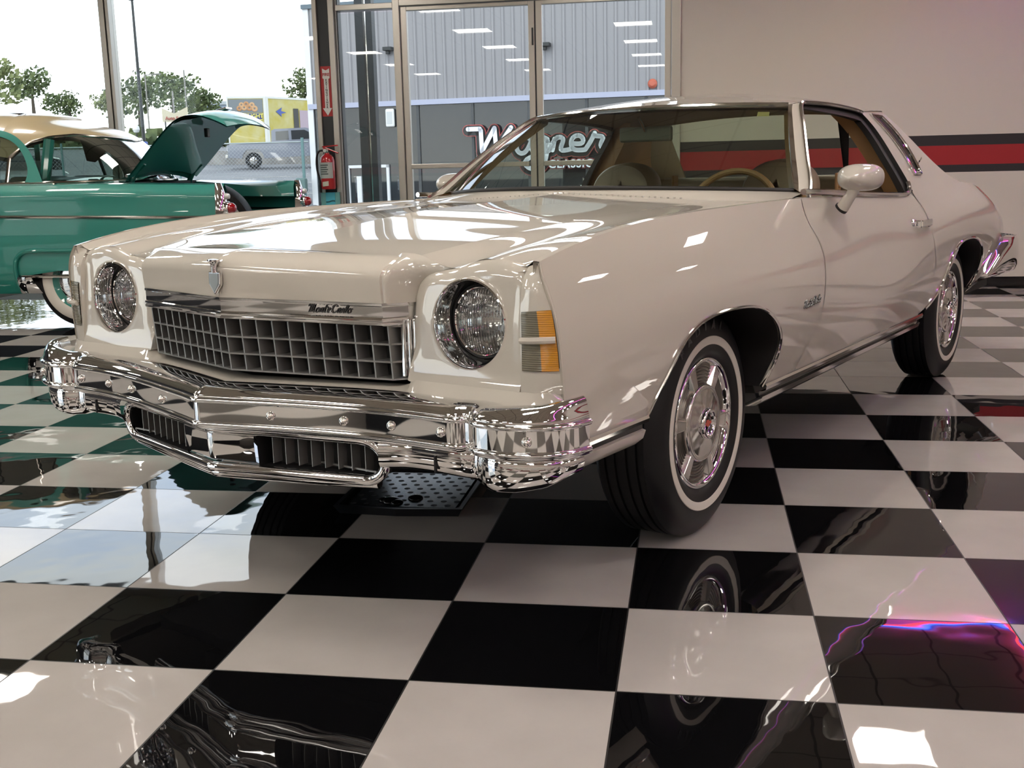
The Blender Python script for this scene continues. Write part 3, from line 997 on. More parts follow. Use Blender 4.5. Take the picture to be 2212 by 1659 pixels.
# --- egg-crate grille ---
def grille():
    m = MB()
    def gx(y, z):      # front face of the grille
        k = abs(y) / .456
        return 1.086 - .118 * k - (.742 - z) * .085
    zs = [.738, .6935, .649, .605]
    D = .045
    def slat_v(y, t=.0022):
        a = []
        zt, zb = zs[0] + .004, zs[-1]
        V = []
        for z in (zt, zb):
            x = gx(y, z)
            for xx in (x, x - D):
                for yy in (y - t, y + t):
                    V.append((xx, yy, z - .006 * abs(y) / .456))
        return m.add(V, [(0, 1, 5, 4), (2, 6, 7, 3), (0, 4, 6, 2), (1, 3, 7, 5), (0, 2, 3, 1), (4, 5, 7, 6)])
    for i in range(-10, 11):
        slat_v(i * .0456)
    for z in zs[1:]:
        for s in (1, -1):
            V = []
            for y in (0, s * .456):
                x = gx(y, z)
                for xx in (x + .001, x - D):
                    for dz in (-.0022, .0022):
                        V.append((xx, y, z + dz - .006 * abs(y) / .456))
            m.add(V, [(0, 1, 5, 4), (2, 6, 7, 3), (0, 4, 6, 2), (1, 3, 7, 5), (0, 2, 3, 1), (4, 5, 7, 6)])
    # angled end column on each side
    for s in (1, -1):
        e0 = np.array([gx(.456, .67) + .002, s * .456]); e1 = np.array([.925, s * .492])
        for z in zs:
            V = []
            for p in (e0, e1):
                for q in (0, -.04):
                    for dz in (-.0022, .0022):
                        V.append((p[0] + q - (.742 - z) * .05, p[1], z - .006 + dz))
            m.add(V, [(0, 1, 5, 4), (2, 6, 7, 3), (0, 4, 6, 2), (1, 3, 7, 5), (0, 2, 3, 1), (4, 5, 7, 6)])
        V = []
        for z in (zs[0], zs[-1]):
            for q in (0, -.02):
                for dy in (-.002, .002):
                    V.append((e1[0] + q - (.742 - z) * .05, e1[1] + dy, z - .006))
        m.add(V, [(0, 1, 5, 4), (2, 6, 7, 3), (0, 4, 6, 2), (1, 3, 7, 5), (0, 2, 3, 1), (4, 5, 7, 6)])
    g = m.build('grille', M_GRILLE, car, smooth=False)
    b = MB()
    b.add([(.855, -.49, .585), (.855, .49, .585), (.855, .49, .765), (.855, -.49, .765), (.995, 0, .585), (.995, 0, .765)], [(0, 4, 5, 3), (4, 1, 2, 5)])
    for z0, z1 in ((.748, .752), (.560, .574)):
        b.add([(.84, -.46, z0), (.84, .46, z0), (.94, .455, z0), (1.055, 0, z0), (.94, -.455, z0), (.84, -.46, z1), (.84, .46, z1), (.94, .455, z1), (1.055, 0, z1), (.94, -.455, z1)],
              [(0, 1, 2, 3, 4), (9, 8, 7, 6, 5)] + [(i, (i + 1) % 5, (i + 1) % 5 + 5, i + 5) for i in range(5)])
    b.build('grille_backing', M_BLACK, g, smooth=False)
    return g
grille()

# --- headlight pods ---
HC = (.678, .7475)                                      # headlight centre (y, z)
def pod(s):
    outline = smooth_curve([(.499, .600), (.4985, .68), (.500, .795), (.512, .834), (.540, .858), (.578, .869), (.618, .8745), (.665, .889), (.717, .8995), (.775, .8975), (.822, .888), (.8315, .884)], 120)
    outline = np.concatenate([outline, resample([(.833, .882), (.832, .75), (.832, .600)], 50), resample([(.82, .598), (.51, .598)], 40)])
    th = np.linspace(0, 2 * PI, 192, endpoint=False)
    R0 = .1055
    ang = np.arctan2(outline[:, 1] - HC[1], outline[:, 0] - HC[0]); rad = np.hypot(outline[:, 1] - HC[1], outline[:, 0] - HC[0])
    o = np.argsort(ang); ang, rad = ang[o], rad[o]
    tt = (th + PI) % (2 * PI) - PI
    Ro = np.interp(tt, np.r_[ang - 2 * PI, ang, ang + 2 * PI], np.r_[rad, rad, rad])
    fr = [0, .06, .18, .34, .50, .64, .76, .86, .93, .975, 1.0]
    rows = []
    cut = []
    for f in fr:
        r = R0 + (Ro - R0) * f
        y = HC[0] + r * np.cos(th); z = HC[1] + r * np.sin(th)
        # front plane leans back a little towards the top; edges roll over except towards the lamp and shelf
        x = .930 - (z - .75) * .085
        e = np.clip(1 - (1 - f) * (Ro - R0) / .052, 0, 1)
        soft = np.clip((z - .63) / .05, 0, 1) * np.maximum(np.clip((.815 - y) / .03, 0, 1), np.clip((z - .850) / .03, 0, 1))
        x = x - soft * (1 - np.sqrt(np.clip(1 - e ** 2, 0, 1))) * .022
        x = x + (1 - f) * .0 + np.where(f < .05, .003, 0)
        # the lower edge sweeps forward to the bumper shelf
        low = np.clip((.655 - z) / .06, 0, 1)
        x = x + low ** 2 * .010
        rows.append(np.stack([x, s * y, z], 1))
    mb = MB().grid(np.array(rows), close_v=True)
    # flange running back from the rim of the panel
    last = rows[-1].copy(); back = last.copy(); back[:, 0] = np.minimum(back[:, 0] - .02, .905)
    seamy = np.clip(np.abs(back[:, 1]), .5, .86)
    topm = last[:, 2] > .86
    back[topm, 0] = seam_x(seamy[topm]); back[topm, 2] = top_z(back[topm, 0], seamy[topm])
    mb.grid(np.stack([last, back]), close_v=True)
    # bezel throat
    first = rows[0]; inn = first.copy(); inn[:, 0] -= .006
    mb.grid(np.stack([inn, first]), close_v=True)
    p = mb.build('headlight_pod', M_PAINT, car, weld=True, out=(1, 0, 0), sharp=50)
    # headlight: bright bucket, dark ring, glass
    h = empty('headlight', (0, 0, 0), 0, car)
    cx, cy, cz = .925, s * HC[0], HC[1]
    def rot_lathe(prof, c, n=72):
        mbx = MB().lathe(prof, 'x', c, n)
        return mbx
    rot_lathe([(.1075, .006), (.1045, .008), (.1025, .004), (.1005, -.006), (.097, -.030), (.0915, -.058), (.089, -.060)], (cx, cy, cz)).build('bezel', M_CHROME, h)
    rot_lathe([(.092, -.052), (.0885, -.048), (.0845, -.050), (.083, -.060)], (cx, cy, cz)).build('gasket', M_RUBBER, h)
    rot_lathe([(.0845, -.052), (.083, -.046), (.0805, -.048), (.079, -.056)], (cx, cy, cz)).build('retaining_ring', M_CHROME, h)
    # reflector bowl behind the lens
    rot_lathe([(.079, -.054), (.070, -.082), (.055, -.108), (.035, -.125), (.014, -.133), (0, -.134)], (cx, cy, cz)).build('reflector', mat('reflector_silver', (.62, .62, .60), .12, metal=1.0), h)
    # fluted glass
    nth, nr_ = 128, 12
    rows2 = []
    for i in range(nr_):
        r = .0795 * i / (nr_ - 1) + 1e-4
        row = []
        for k in range(nth):
            t = 2 * PI * k / nth
            row.append((cx - .050 + .018 * (1 - (r / .0795) ** 2), cy + r * math.cos(t), cz + r * math.sin(t)))
        rows2.append(row)
    MB().grid(np.array(rows2), close_v=True).build('lens', M_FLUTE, h, out=(1, 0, 0))
    # inner return of the panel towards the bonnet, so no gap shows behind
    return p
def make_flute():
    m = glass_mat('fluted_lamp_glass', (.93, .94, .92), 3.2)
    n = m.node_tree
    t = n.nodes.new('ShaderNodeTexCoord')
    w = n.nodes.new('ShaderNodeTexWave'); w.wave_type = 'BANDS'; w.bands_direction = 'Y'
    w.inputs['Scale'].default_value = 42; w.inputs['Distortion'].default_value = 0.6
    bp = n.nodes.new('ShaderNodeBump'); bp.inputs['Strength'].default_value = .55; bp.inputs['Distance'].default_value = .004
    n.links.new(t.outputs['Object'], w.inputs['Vector']); n.links.new(w.outputs['Fac'], bp.inputs['Height'])
    for k in n.nodes:
        if k.type in ('BSDF_GLOSSY', 'FRESNEL'): n.links.new(bp.outputs['Normal'], k.inputs['Normal'])
    return m
M_FLUTE = make_flute()
both(pod)

# --- corner pieces with the turn-signal lamps ---
def corner(s):
    # inner ridge and outer seam, (x, y) against z
    n = 15; N = 50
    lam = np.linspace(0, 1, N)
    P = np.zeros((N, n + 1, 3))
    zz = .600 + (.8855 - .600) * lam
    for j in range(n):
        t = j / (n - 1)
        ztop = .8855 + (.8965 - .8855) * t ** .8
        z = .600 + (ztop - .600) * lam
        xi = np.interp(z, [.60, .64, .78, .84, .87, .886], [.946, .946, .943, .934, .920, .905])
        xo = np.interp(z, [.60, .70, .80, .865, .897], [.908, .915, .923, .928, .922])
        yo = Yside(xo, np.minimum(z, Zcrest(xo))) + .0005
        x = xi + (xo - xi) * t + .011 * math.sin(PI * t) * np.clip((.886 - z) / .05, 0, 1)
        P[:, j + 1] = np.stack([x, s * (.833 + (yo - .833) * t), z], 1)
    P[:, 0] = P[:, 1] + np.array([-.014, -s * .004, -.0005])
    top = P[-1].copy(); top2 = top.copy(); top2[:, 0] -= .008; top2[:, 2] += .0006
    lampz = (.655, .787)
    lo = P[zz <= lampz[0] + .004]; hi = P[zz >= lampz[1] - .004]
    m = MB().grid(lo).grid(hi).grid(np.stack([top, top2]))
    m.add([(.917, s * .80, .872), (.917, s * .872, .880), (.87, s * .872, .884), (.87, s * .80, .876)], [(0, 1, 2, 3)])
    # thin painted edges either side of the lamp
    mid = P[(zz >= lampz[0] - .005) & (zz <= lampz[1] + .005)]
    m.grid(mid[:, :3]); m.grid(mid[:, -2:])
    c = m.build('corner_panel', M_PAINT, car, weld=True, out=(1, s * .4, 0), sharp=28)
    # lamp
    sub = mid[:, 2:-1].copy(); sub[..., 0] += .004
    k = sub.shape[1]
    cut = int(k * .55)
    h = sub.shape[0] // 2
    lamp = empty('turn_signal_lamp', (0, 0, 0), 0, car)
    ribs = MB().grid(sub[:, :cut + 1]).build('clear_lens', M_SMOKE_RIB, lamp, out=(1, s, 0), solid=.006)
    MB().grid(sub[:, cut:]).build('amber_lens', M_AMBER_RIB, lamp, out=(1, s, 0), solid=.006)
    bar = [tuple(sub[h, j] + np.array([.006, s * .002, .0])) for j in range(0, k)]
    MB().tube(bar, .008, 8).build('lamp_divider', M_PAINT, lamp)
    return c
def ribbed(name, col, amt):
    m = mat(name, col, .16, coat=.8)
    n = m.node_tree
    t = n.nodes.new('ShaderNodeTexCoord')
    w = n.nodes.new('ShaderNodeTexWave'); w.wave_type = 'BANDS'; w.bands_direction = 'Z'; w.inputs['Scale'].default_value = 62
    bp = n.nodes.new('ShaderNodeBump'); bp.inputs['Strength'].default_value = amt; bp.inputs['Distance'].default_value = .002
    n.links.new(t.outputs['Object'], w.inputs['Vector']); n.links.new(w.outputs['Fac'], bp.inputs['Height'])
    n.links.new(bp.outputs['Normal'], bsdf(m).inputs['Normal'])
    return m
M_SMOKE_RIB = ribbed('smoked_ribbed_lens', (.17, .155, .105), .7)
M_AMBER_RIB = ribbed('amber_ribbed_lens', (.62, .27, .018), .5)
both(corner)

# --- painted shelf between the body and the bumper ---
def bump_path_x(k):
    return np.interp(k, [0, .211, .412, .546, .70, .735, .755, .80, .84, .90, .95], [1.200, 1.140, 1.091, 1.070, 1.064, 1.050, 1.046, 1.068, 1.068, 1.045, 1.005])
def shelf():
    ys = np.linspace(-.925, .925, 121)
    rows = [[], [], []]
    for y in ys:
        k = abs(y)
        xa = np.interp(k, [0, .45, .495, .51, .83, .90, .925], [1.055, .955, .935, .950, .950, .935, .905])
        za = np.interp(k, [0, .46, .495, .51, .925], [.579, .579, .590, .603, .603])
        xb = np.interp(k, [0, .412, .50, .60, .70, .80, .86, .925], [1.095, .995, .985, .985, .985, .99, .985, .935])
        zb = np.interp(k, [0, .55, .75, .92], [.564, .562, .560, .556])
        rows[0].append((xa, y, za)); rows[2].append((xb, y, zb))
        rows[1].append((xa + (xb - xa) * .5, y, zb + (za - zb) * .25 + .002))
    P = np.array(rows)
    back = P[0] + np.array([-.05, 0, .0]); front = P[2] + np.array([.03, 0, -.03])
    MB().grid(np.concatenate([back[None], P, front[None]])).build('bumper_filler', M_PAINT, car, out=(.4, 0, 1), sharp=50)
    # fender bottom corners behind the bumper tips
    for s in (1, -1):
        g = []
        for z in np.linspace(.605, .46, 6):
            row = []
            for t in np.linspace(0, 1, 8):
                x = .945 - .036 * t; y = .80 + (float(Yside(.909, z)[0]) - .80) * t
                row.append((x, s * y, z))
            g.append(row)
        MB().grid(np.array(g)).build('fender_extension', M_PAINT, car, out=(1, s * .3, 0))
shelf()

# --- chrome front bumper ---
def dense_profile(pieces):
    out_ = []
    for p in pieces:
        if len(p) == 3 and p[0] == 'arc': out_ += p[1]
        else: out_ += smooth_curve(p, 9).tolist()[(1 if out_ else 0):]
    return np.array(out_)
def sweep_plan(path, sec_fn, s=1):
    """section (outward, height) swept along a plan path"""
    path = np.asarray(path, float)
    d = np.gradient(path, axis=0)
    nrm = np.stack([d[:, 1], -d[:, 0]], 1); nrm /= np.linalg.norm(nrm, axis=1, keepdims=True)
    P = []
    for i in range(len(path)):
        sec = sec_fn(path[i])
        P.append([(path[i, 0] + nrm[i, 0] * o, s * (path[i, 1] + nrm[i, 1] * o), z) for o, z in sec])
    return np.array(P)
def fine_path(pts, brk):
    """dense path, smooth inside each run between the kinks listed in brk"""
    out_ = []
    idx = [0] + brk + [len(pts) - 1]
    for a, b in zip(idx[:-1], idx[1:]):
        seg = np.array(pts[a:b + 1], float)
        c = smooth_curve(seg, max(4, int(np.linalg.norm(np.diff(seg, axis=0), axis=1).sum() / .012))) if len(seg) > 2 else resample(seg, max(3, int(np.linalg.norm(seg[1] - seg[0]) / .02)))
        out_ += c.tolist()[(1 if out_ else 0):]
    return np.array(out_)
def bumper():
    half = [(1.200, 0), (1.186, .045), (1.140, .211), (1.091, .412), (1.071, .546), (1.066, .63), (1.063, .715), (1.056, .733), (1.043, .744), (1.043, .757), (1.056, .772), (1.066, .788), (1.069, .825), (1.064, .868), (1.047, .912),
            (1.022, .952), (.990, .980), (.955, .993), (.918, .998)]
    hp = fine_path(half, [6, 8, 9, 11])
    path = np.concatenate([hp[:0:-1] * [1, -1], hp])
    def ribarc(z, up=True):
        c = []
        for t in np.linspace(0, PI, 9):
            c.append((.0085 * math.sin(t), z + .0075 * math.cos(t)))
        return c
    def sec(p):
        k = abs(p[1])
        deep = np.interp(k, [0, .5, .75, .84, .92, 1.0], [1, 1, .80, .70, .55, .30])
        lift = np.interp(k, [.80, .95, 1.0], [0, .008, .016])
        top = [(-.125, .560), (-.110, .5735), (-.085, .5805), (-.055, .581), (-.028, .5755), (-.010, .566), (.0, .5565)]
        top = [(o * deep if o < 0 else o, .5565 + (z - .5565) * (1 + lift * 20) + lift * (1 if o < -.02 else .3)) for o, z in top]
        out_ = smooth_curve(top, 16).tolist()
        out_ += ribarc(.5475)[0:]
        out_ += [(0, .5365), (0, .512), (0, .4965)]
        out_ += ribarc(.4855)
        out_ += [(-.001, .474), (-.012, .468), (-.04, .466)]
        return out_
    bar = MB().grid(sweep_plan(path, sec)).build('front_bumper', M_CHROME, car, out=(1, 0, .3), sharp=48)
    # lower apron outside the slots, with the corner guards
    for s in (1, -1):
        ap = [(1.072, .500), (1.054, .56), (1.046, .63), (1.041, .70), (1.035, .735), (1.026, .752), (1.030, .772), (1.046, .792), (1.056, .825), (1.052, .868), (1.036, .912), (1.012, .950), (.982, .975), (.95, .986), (.925, .990)]
        apf = fine_path(ap, [4, 5, 7])
        def sec2(p):
            k = p[1]
            bot = np.interp(k, [.50, .56, .64, .745, .765, .80, .88, .95, .99], [.398, .402, .402, .398, .385, .383, .388, .402, .424])
            c = [(-.012, .474), (-.003, .468), (.0, .458), (.0, bot + .035), (-.006, bot + .014), (-.020, bot + .003), (-.05, bot)]
            return smooth_curve(c, 16).tolist()
        Q = sweep_plan(apf, sec2, s)
        a = MB().grid(Q).build('bumper_apron', M_CHROME, bar, out=(1, 0, 0), sharp=48)
        MB().box((1.0455, s * .655, .432), (.006, .005, .040)).build('apron_slit', M_BLACK, bar, smooth=False)
    # lower grille frame: rails, rounded ends, plate bracket in the middle
    fr = MB()
    def vx(y, z): return 1.158 - .112 * abs(y) / .50 + (z - .40) * .06
    ring = []
    for s in (1, -1):
        pass
    lip = []
    for y in np.linspace(-.44, .44, 41): lip.append((vx(y, .372), y, .362 + .006 * abs(y)))
    def endcurve(s):
        out_ = []
        for t in np.linspace(-PI / 2, PI / 2, 14):
            y = s * (.44 + .060 * math.cos(t)); z = .415 + .052 * math.sin(t)
            out_.append((vx(y, z), y, z))
        return out_
    loop = lip + endcurve(1) + [(vx(y, .467) - .004, y, .467) for y in np.linspace(.44, -.44, 41)] + endcurve(-1)[::-1]
    fr.tube(loop, .0135, 12, closed=True)
    # second, lower roll of the valance
    low = [(vx(y, .35) - .012, y, .345 + .012 * (abs(y) / .5) ** 2) for y in np.linspace(-.47, .47, 45)]
    fr.tube(low, .014, 12)
    # plate bracket block
    blk = []
    for y in np.linspace(-.135, .135, 19):
        c = 1.0 if abs(y) < .11 else .8
        blk.append([(vx(y, .465) - .010, y, .462), (vx(y, .45) + .004 * c, y, .452), (vx(y, .42) + .006 * c, y, .42), (vx(y, .39) + .004 * c, y, .386), (vx(y, .37) - .012, y, .374)])
    fr.grid(np.array(blk))
    f = fr.build('lower_grille_frame', M_CHROME, bar, out='auto', sharp=40)
    # thin upper rail of each slot + black recess with bright fins
    for s in (1, -1):
        ya, yb = s * .140, s * .478
        r = MB()
        y0, y1 = min(ya, yb), max(ya, yb)
        V = []
        for y in (y0, y1):
            for z in (.375, .465): V.append((vx(y, z) - .050, y, z))
        r.add(V, [(0, 1, 3, 2)])
        for z in (.375, .465):
            k0 = len(r.V)
            r.add([(vx(y0, z) + .0, y0, z), (vx(y0, z) - .05, y0, z), (vx(y1, z) - .05, y1, z), (vx(y1, z), y1, z)], [(0, 1, 2, 3)])
        for y in (y0, y1):
            r.add([(vx(y, .375), y, .375), (vx(y, .375) - .05, y, .375), (vx(y, .465) - .05, y, .465), (vx(y, .465), y, .465)], [(0, 1, 2, 3)])
        rc = r.build('slot_recess', M_BLACK, bar, smooth=False)
        fin = MB()
        for k in range(8):
            y = s * (.172 + k * .0375)
            if abs(y) > .468: continue
            fin.box((vx(y, .42) - .030, y, .421), (.030, .0022, .078))
        fin.box2((vx(.31, .39) - .045, s * .15, .384), (vx(.31, .39) - .040, s * .47, .388))
        fin.build('slot_fins', M_GRILLE, rc, smooth=False)
    # button-head bolts
    for s in (1, -1):
        for (x, y, z) in ((1.149, .211, .511), (1.099, .412, .510), (1.077, .546, .512), (1.075, .690, .511)):
            bt = MB().lathe([(0, .011), (.006, .0095), (.0105, .005), (.012, 0), (.0125, -.004)], 'x', (0, 0, 0), 20).build('bolt', M_STAIN, bar)
            bt.location = (float(bump_path_x(y)) + .0005, s * y, .516)
            bt.rotation_euler = (0, 0, s * math.radians(12))
        bt = MB().lathe([(0, .011), (.006, .0095), (.0105, .005), (.012, 0), (.0125, -.004)], 'x', (0, 0, 0), 20).build('bolt', M_STAIN, bar)
        bt.location = (1.046, s * .915, .516); bt.rotation_euler = (0, 0, s * math.radians(35))
    return bar
bumper()
# ------------------------------------------------------------------ coupe: glasshouse, cabin, wheels, trim
def ws_top(y):
    k = (np.abs(y) / .587) ** 2.2
    return np.stack([-1.112 - .152 * k, y, 1.327 - .010 * k], -1)
def green_pts(c, s, off=0.0):
    c = np.asarray(c, float)
    return np.stack([c[:, 0], s * (Ygreen(c[:, 1]) + off), c[:, 1]], 1)

def windscreen():
    u = np.linspace(-1, 1, 61)
    b = ws_bottom(u * .771); t = ws_top(u * .587)
    rows = []
    for v in np.linspace(0, 1, 16):
        p = b + (t - b) * v
        p[:, 0] += .022 * math.sin(PI * v); p[:, 2] += .012 * math.sin(PI * v)
        rows.append(p)
    g = MB().grid(np.array(rows)).build('windshield', M_WGLASS, car, out=(1, 0, 1))
    # bright reveal molding along the top
    top = [tuple(p + np.array([-.008, 0, .006])) for p in t]
    MB().tube(top, .010, 8).build('reveal_molding', M_STAIN, g)
    bot = [tuple(p + np.array([.004, 0, -.002])) for p in b]
    MB().tube(bot, .008, 8).build('lower_seal', M_SEAL, g)
    st = rows[13]
    i = 56
    q0, q1 = np.array(rows[14][57]), np.array(rows[14][55]); q2, q3 = np.array(rows[13][55]), np.array(rows[13][57])
    o = np.array([-.004, 0, -.004])
    MB().add([tuple(q + o) for q in (q0, q1, q2, q3)], [(0, 1, 2, 3)]).build('windshield_sticker', mat('yellowed_paper', (.62, .56, .22), .7), g, smooth=False)
    return g
windscreen()

A_EDGE = smooth_curve([(-.800, .985), (-.869, 1.023), (-.963, 1.099), (-1.114, 1.209), (-1.218, 1.278), (-1.285, 1.316), (-1.345, 1.334)], 40)
DLO_TOP = smooth_curve([(-1.345, 1.334), (-1.601, 1.337), (-1.86, 1.328), (-1.99, 1.317), (-2.014, 1.312)], 40)
DLO_REAR = smooth_curve([(-2.014, 1.315), (-2.046, 1.243), (-2.050, 1.125), (-2.052, 1.034), (-2.06, .966)], 30)
C_REAR = smooth_curve([(-2.34, 1.328), (-2.43, 1.262), (-2.54, 1.165), (-2.635, 1.095), (-2.76, 1.035), (-2.95, .990)], 40)

def pillars(s):
    n = 40
    t = np.linspace(0, 1, n)
    gl = np.stack([-.872 - .392 * t + .016 * np.sin(PI * t), s * (.771 - .184 * t), 1.007 + .310 * t + .010 * np.sin(PI * t)], 1)
    de = green_pts(A_EDGE, s)
    inn = gl + np.array([-.012, 0, -.012])
    m1 = gl + (de - gl) * .36; m1 += np.array([.006, s * .002, .004])
    ma = gl + (de - gl) * .10; ma += np.array([.010, s * .001, .006])
    a = MB().grid(np.stack([m1, gl + (de - gl) * .62 + np.array([.006, s * .004, .002]), de])).build('windshield_pillar', M_PAINT, car, out=(1, s, 0))
    MB().grid(np.stack([inn, gl, ma, m1])).build('pillar_molding', M_STAIN, a, out=(1, s, 0))
    # inner cover of the pillar
    ii = inn + np.array([-.03, -s * .03, -.01]); dd = de + np.array([-.02, -s * .03, 0])
    MB().grid(np.stack([inn, ii, dd, de])).build('pillar_trim', M_TAN, a)
    # bright drip edge and black weatherstrip round the door glass opening
    loop = np.concatenate([A_EDGE, DLO_TOP[1:]])
    MB().tube([tuple(p) for p in green_pts(loop, s, .004)], .0085, 8).build('drip_molding', M_STAIN, a)
    seal = np.concatenate([A_EDGE[8:], DLO_TOP[1:], DLO_REAR[1:]])
    k = green_pts(seal, s, -.016)
    d = np.gradient(seal, axis=0)
    for _ in range(8): d[1:-1] = (d[:-2] + d[1:-1] * 2 + d[2:]) / 4
    d /= np.linalg.norm(d, axis=1, keepdims=True)
    w = np.interp(np.arange(len(seal)), [0, 28, 45, 70, len(seal)], [.006, .02, .034, .042, .045])
    inward = np.stack([-d[:, 1], d[:, 0]], 1)              # towards the opening
    inward *= np.where(((np.array([[-1.55, 1.12]]) - seal) * inward).sum(1, keepdims=True) > 0, 1, -1)
    zz = seal[:, 1] + inward[:, 1] * w
    k2 = np.stack([seal[:, 0] + inward[:, 0] * w, s * (Ygreen(zz) - .022), zz], 1)
    k3 = k2.copy(); k3[:, 1] -= s * .03
    k0 = green_pts(seal, s, .001)
    MB().grid(np.stack([k0, k, k2, k3])).build('weatherstrip', M_SEAL, a)
    return a
both(pillars)

# --- roof ---
def roof():
    n, m = 61, 50
    u = np.linspace(-1, 1, n)
    f = ws_top(u * .60); f += np.array([-.016, 0, .016]); f[:, 0] -= .035 * np.abs(u) ** 6
    r = np.stack([-2.49 + .14 * np.abs(u) ** 3, u * .622, 1.366 - .046 * np.abs(u) ** 2.4], 1)
    edge = np.concatenate([DLO_TOP[2:], [(-2.15, 1.318), (-2.35, 1.322)]])
    eg = resample(edge, m)
    def side_(s):
        e = green_pts(eg, s, .004); e[:, 2] += .006
        e[0] = f[-1] if s > 0 else f[0]; e[-1] = r[-1] if s > 0 else r[0]
        e[1:-1] = e[1:-1]
        return e
    P = coons(f, r, side_(-1), side_(1))
    v = np.linspace(0, 1, m)[:, None]
    bul = .042 * np.minimum(1, np.sin(PI * v) * 1.15) * (1 - np.abs(u)[None] ** 2.6)
    P[..., 2] += bul
    rf = MB().grid(P).build('roof', M_PAINT, car, out=(0, 0, 1), sharp=50)
    low = P.copy(); low[..., 2] -= .028; low[..., 1] *= .97
    MB().grid(low).build('headliner', M_HEAD, rf)
    # front brow, from the glass molding up to the roof skin
    b0 = ws_top(u * .595) + np.array([-.012, 0, .006])
    bm_ = (b0 + f) / 2 + np.array([.004, 0, .002])
    MB().grid(np.stack([b0, bm_, f])).build('roof_brow', M_PAINT, rf, out=(1, 0, 1))
roof()

# --- sail panels with their slim windows ---
def sail(s):
    n, m = 46, 40
    top = resample([(-2.014, 1.317), (-2.18, 1.325), (-2.34, 1.328)], n)
    bx = np.linspace(-2.082, -2.95, n)
    zb = np.interp(bx, [-2.95, -2.80, -2.60, -2.35, -2.082], [.984, .968, .940, .918, .912])
    bot = np.stack([bx, zb], 1)
    L_ = resample(np.concatenate([DLO_REAR, [(-2.074, .935), (-2.082, .912)]]), m); R_ = resample(np.concatenate([C_REAR, [(-2.95, .984)]]), m)
    G = coons(top, bot, L_, R_)
    z0 = np.interp(G[..., 0], bx[::-1], zb[::-1]); z1 = 1.085
    y0 = Yside(G[..., 0], z0) + .0015; s0 = (Yside(G[..., 0], z0) - Yside(G[..., 0], z0 - .01)) / .01
    s0 = np.clip(s0, -1.1, -.4)
    y1 = float(Ygreen(z1)); s1 = float(Ygreen(z1 + .005) - Ygreen(z1 - .005)) / .01
    hh = z1 - z0; t_ = np.clip((G[..., 1] - z0) / hh, 0, 1)
    her = (1 + 2 * t_) * (1 - t_) ** 2 * y0 + t_ * (1 - t_) ** 2 * hh * s0 + t_ ** 2 * (3 - 2 * t_) * y1 + t_ ** 2 * (t_ - 1) * hh * s1
    y = np.where(G[..., 1] < z1, her, Ygreen(G[..., 1]))
    P = np.stack([G[..., 0], s * y, G[..., 1]], -1)
    p = MB().grid(P).build('sail_panel', M_PAINT, car, out=(0, s, .3))
    # tan trim inside
    I = P.copy(); I[..., 1] -= s * .05
    MB().grid(I).build('inner_trim', M_TAN, p)
    # edge trim inside the door opening
    e = P[:, 0]; a = e.copy(); a[:, 1] -= s * .03; b = a.copy(); b[:, 1] -= s * .10; b[:, 0] -= .02; b[:, 0] += .06 * np.linspace(1, 0, m) ** 2
    MB().grid(np.stack([a, b])).build('jamb_trim', M_TAN, p)
    # return to the rear glass
    c = P[:, -1]; t = np.linspace(0, 1, m)
    bl = np.stack([-2.46 - .47 * t, s * (.565 + .10 * t), 1.335 - .315 * t], 1)
    MB().grid(np.stack([c, c * .4 + bl * .6, bl])).build('rear_return', M_PAINT, p)
    # slim side window
    front = smooth_curve([(-2.118, 1.306), (-2.180, 1.215), (-2.212, 1.115), (-2.205, 1.043)], 24)
    rear = smooth_curve([(-2.258, 1.300), (-2.312, 1.225), (-2.330, 1.125), (-2.302, 1.040)], 24)
    w_ = empty('side_window', (0, 0, 0), 0, car)
    MB().grid(np.stack([green_pts(front, s, .004), green_pts((front + rear) / 2, s, .0035), green_pts(rear, s, .004)])).build('pane', mat('dark_side_glass', (.008, .008, .008), .05, spec=.25), w_)
    loop = np.concatenate([front, rear[::-1]])
    MB().tube([tuple(q) for q in green_pts(loop, s, .006)], .0075, 8, closed=True).build('window_frame', M_STAIN, w_)
    em_ = MB().lathe([(0, .006), (.012, .005), (.016, 0)], 'y', (0, 0, 0), 20).build('pillar_emblem', M_STAIN, p)
    em_.location = (-2.383, s * float(Ygreen(1.091)), 1.088); em_.scale = (.8, s, 2.2); em_.rotation_euler = (math.radians(s * -32), math.radians(20), 0)
both(sail)
# rear glass
u = np.linspace(-1, 1, 21)
rt = np.stack([-2.495 + .06 * u ** 2, u * .565, 1.352 - .02 * u ** 2], 1); rb = np.stack([-2.97 + .05 * u ** 2, u * .665, 1.022 - .01 * u ** 2], 1)
MB().grid(np.stack([rt + (rb - rt) * t + np.array([0, 0, .02 * math.sin(PI * t)]) for t in np.linspace(0, 1, 10)])).build('rear_window', M_WGLASS, car)

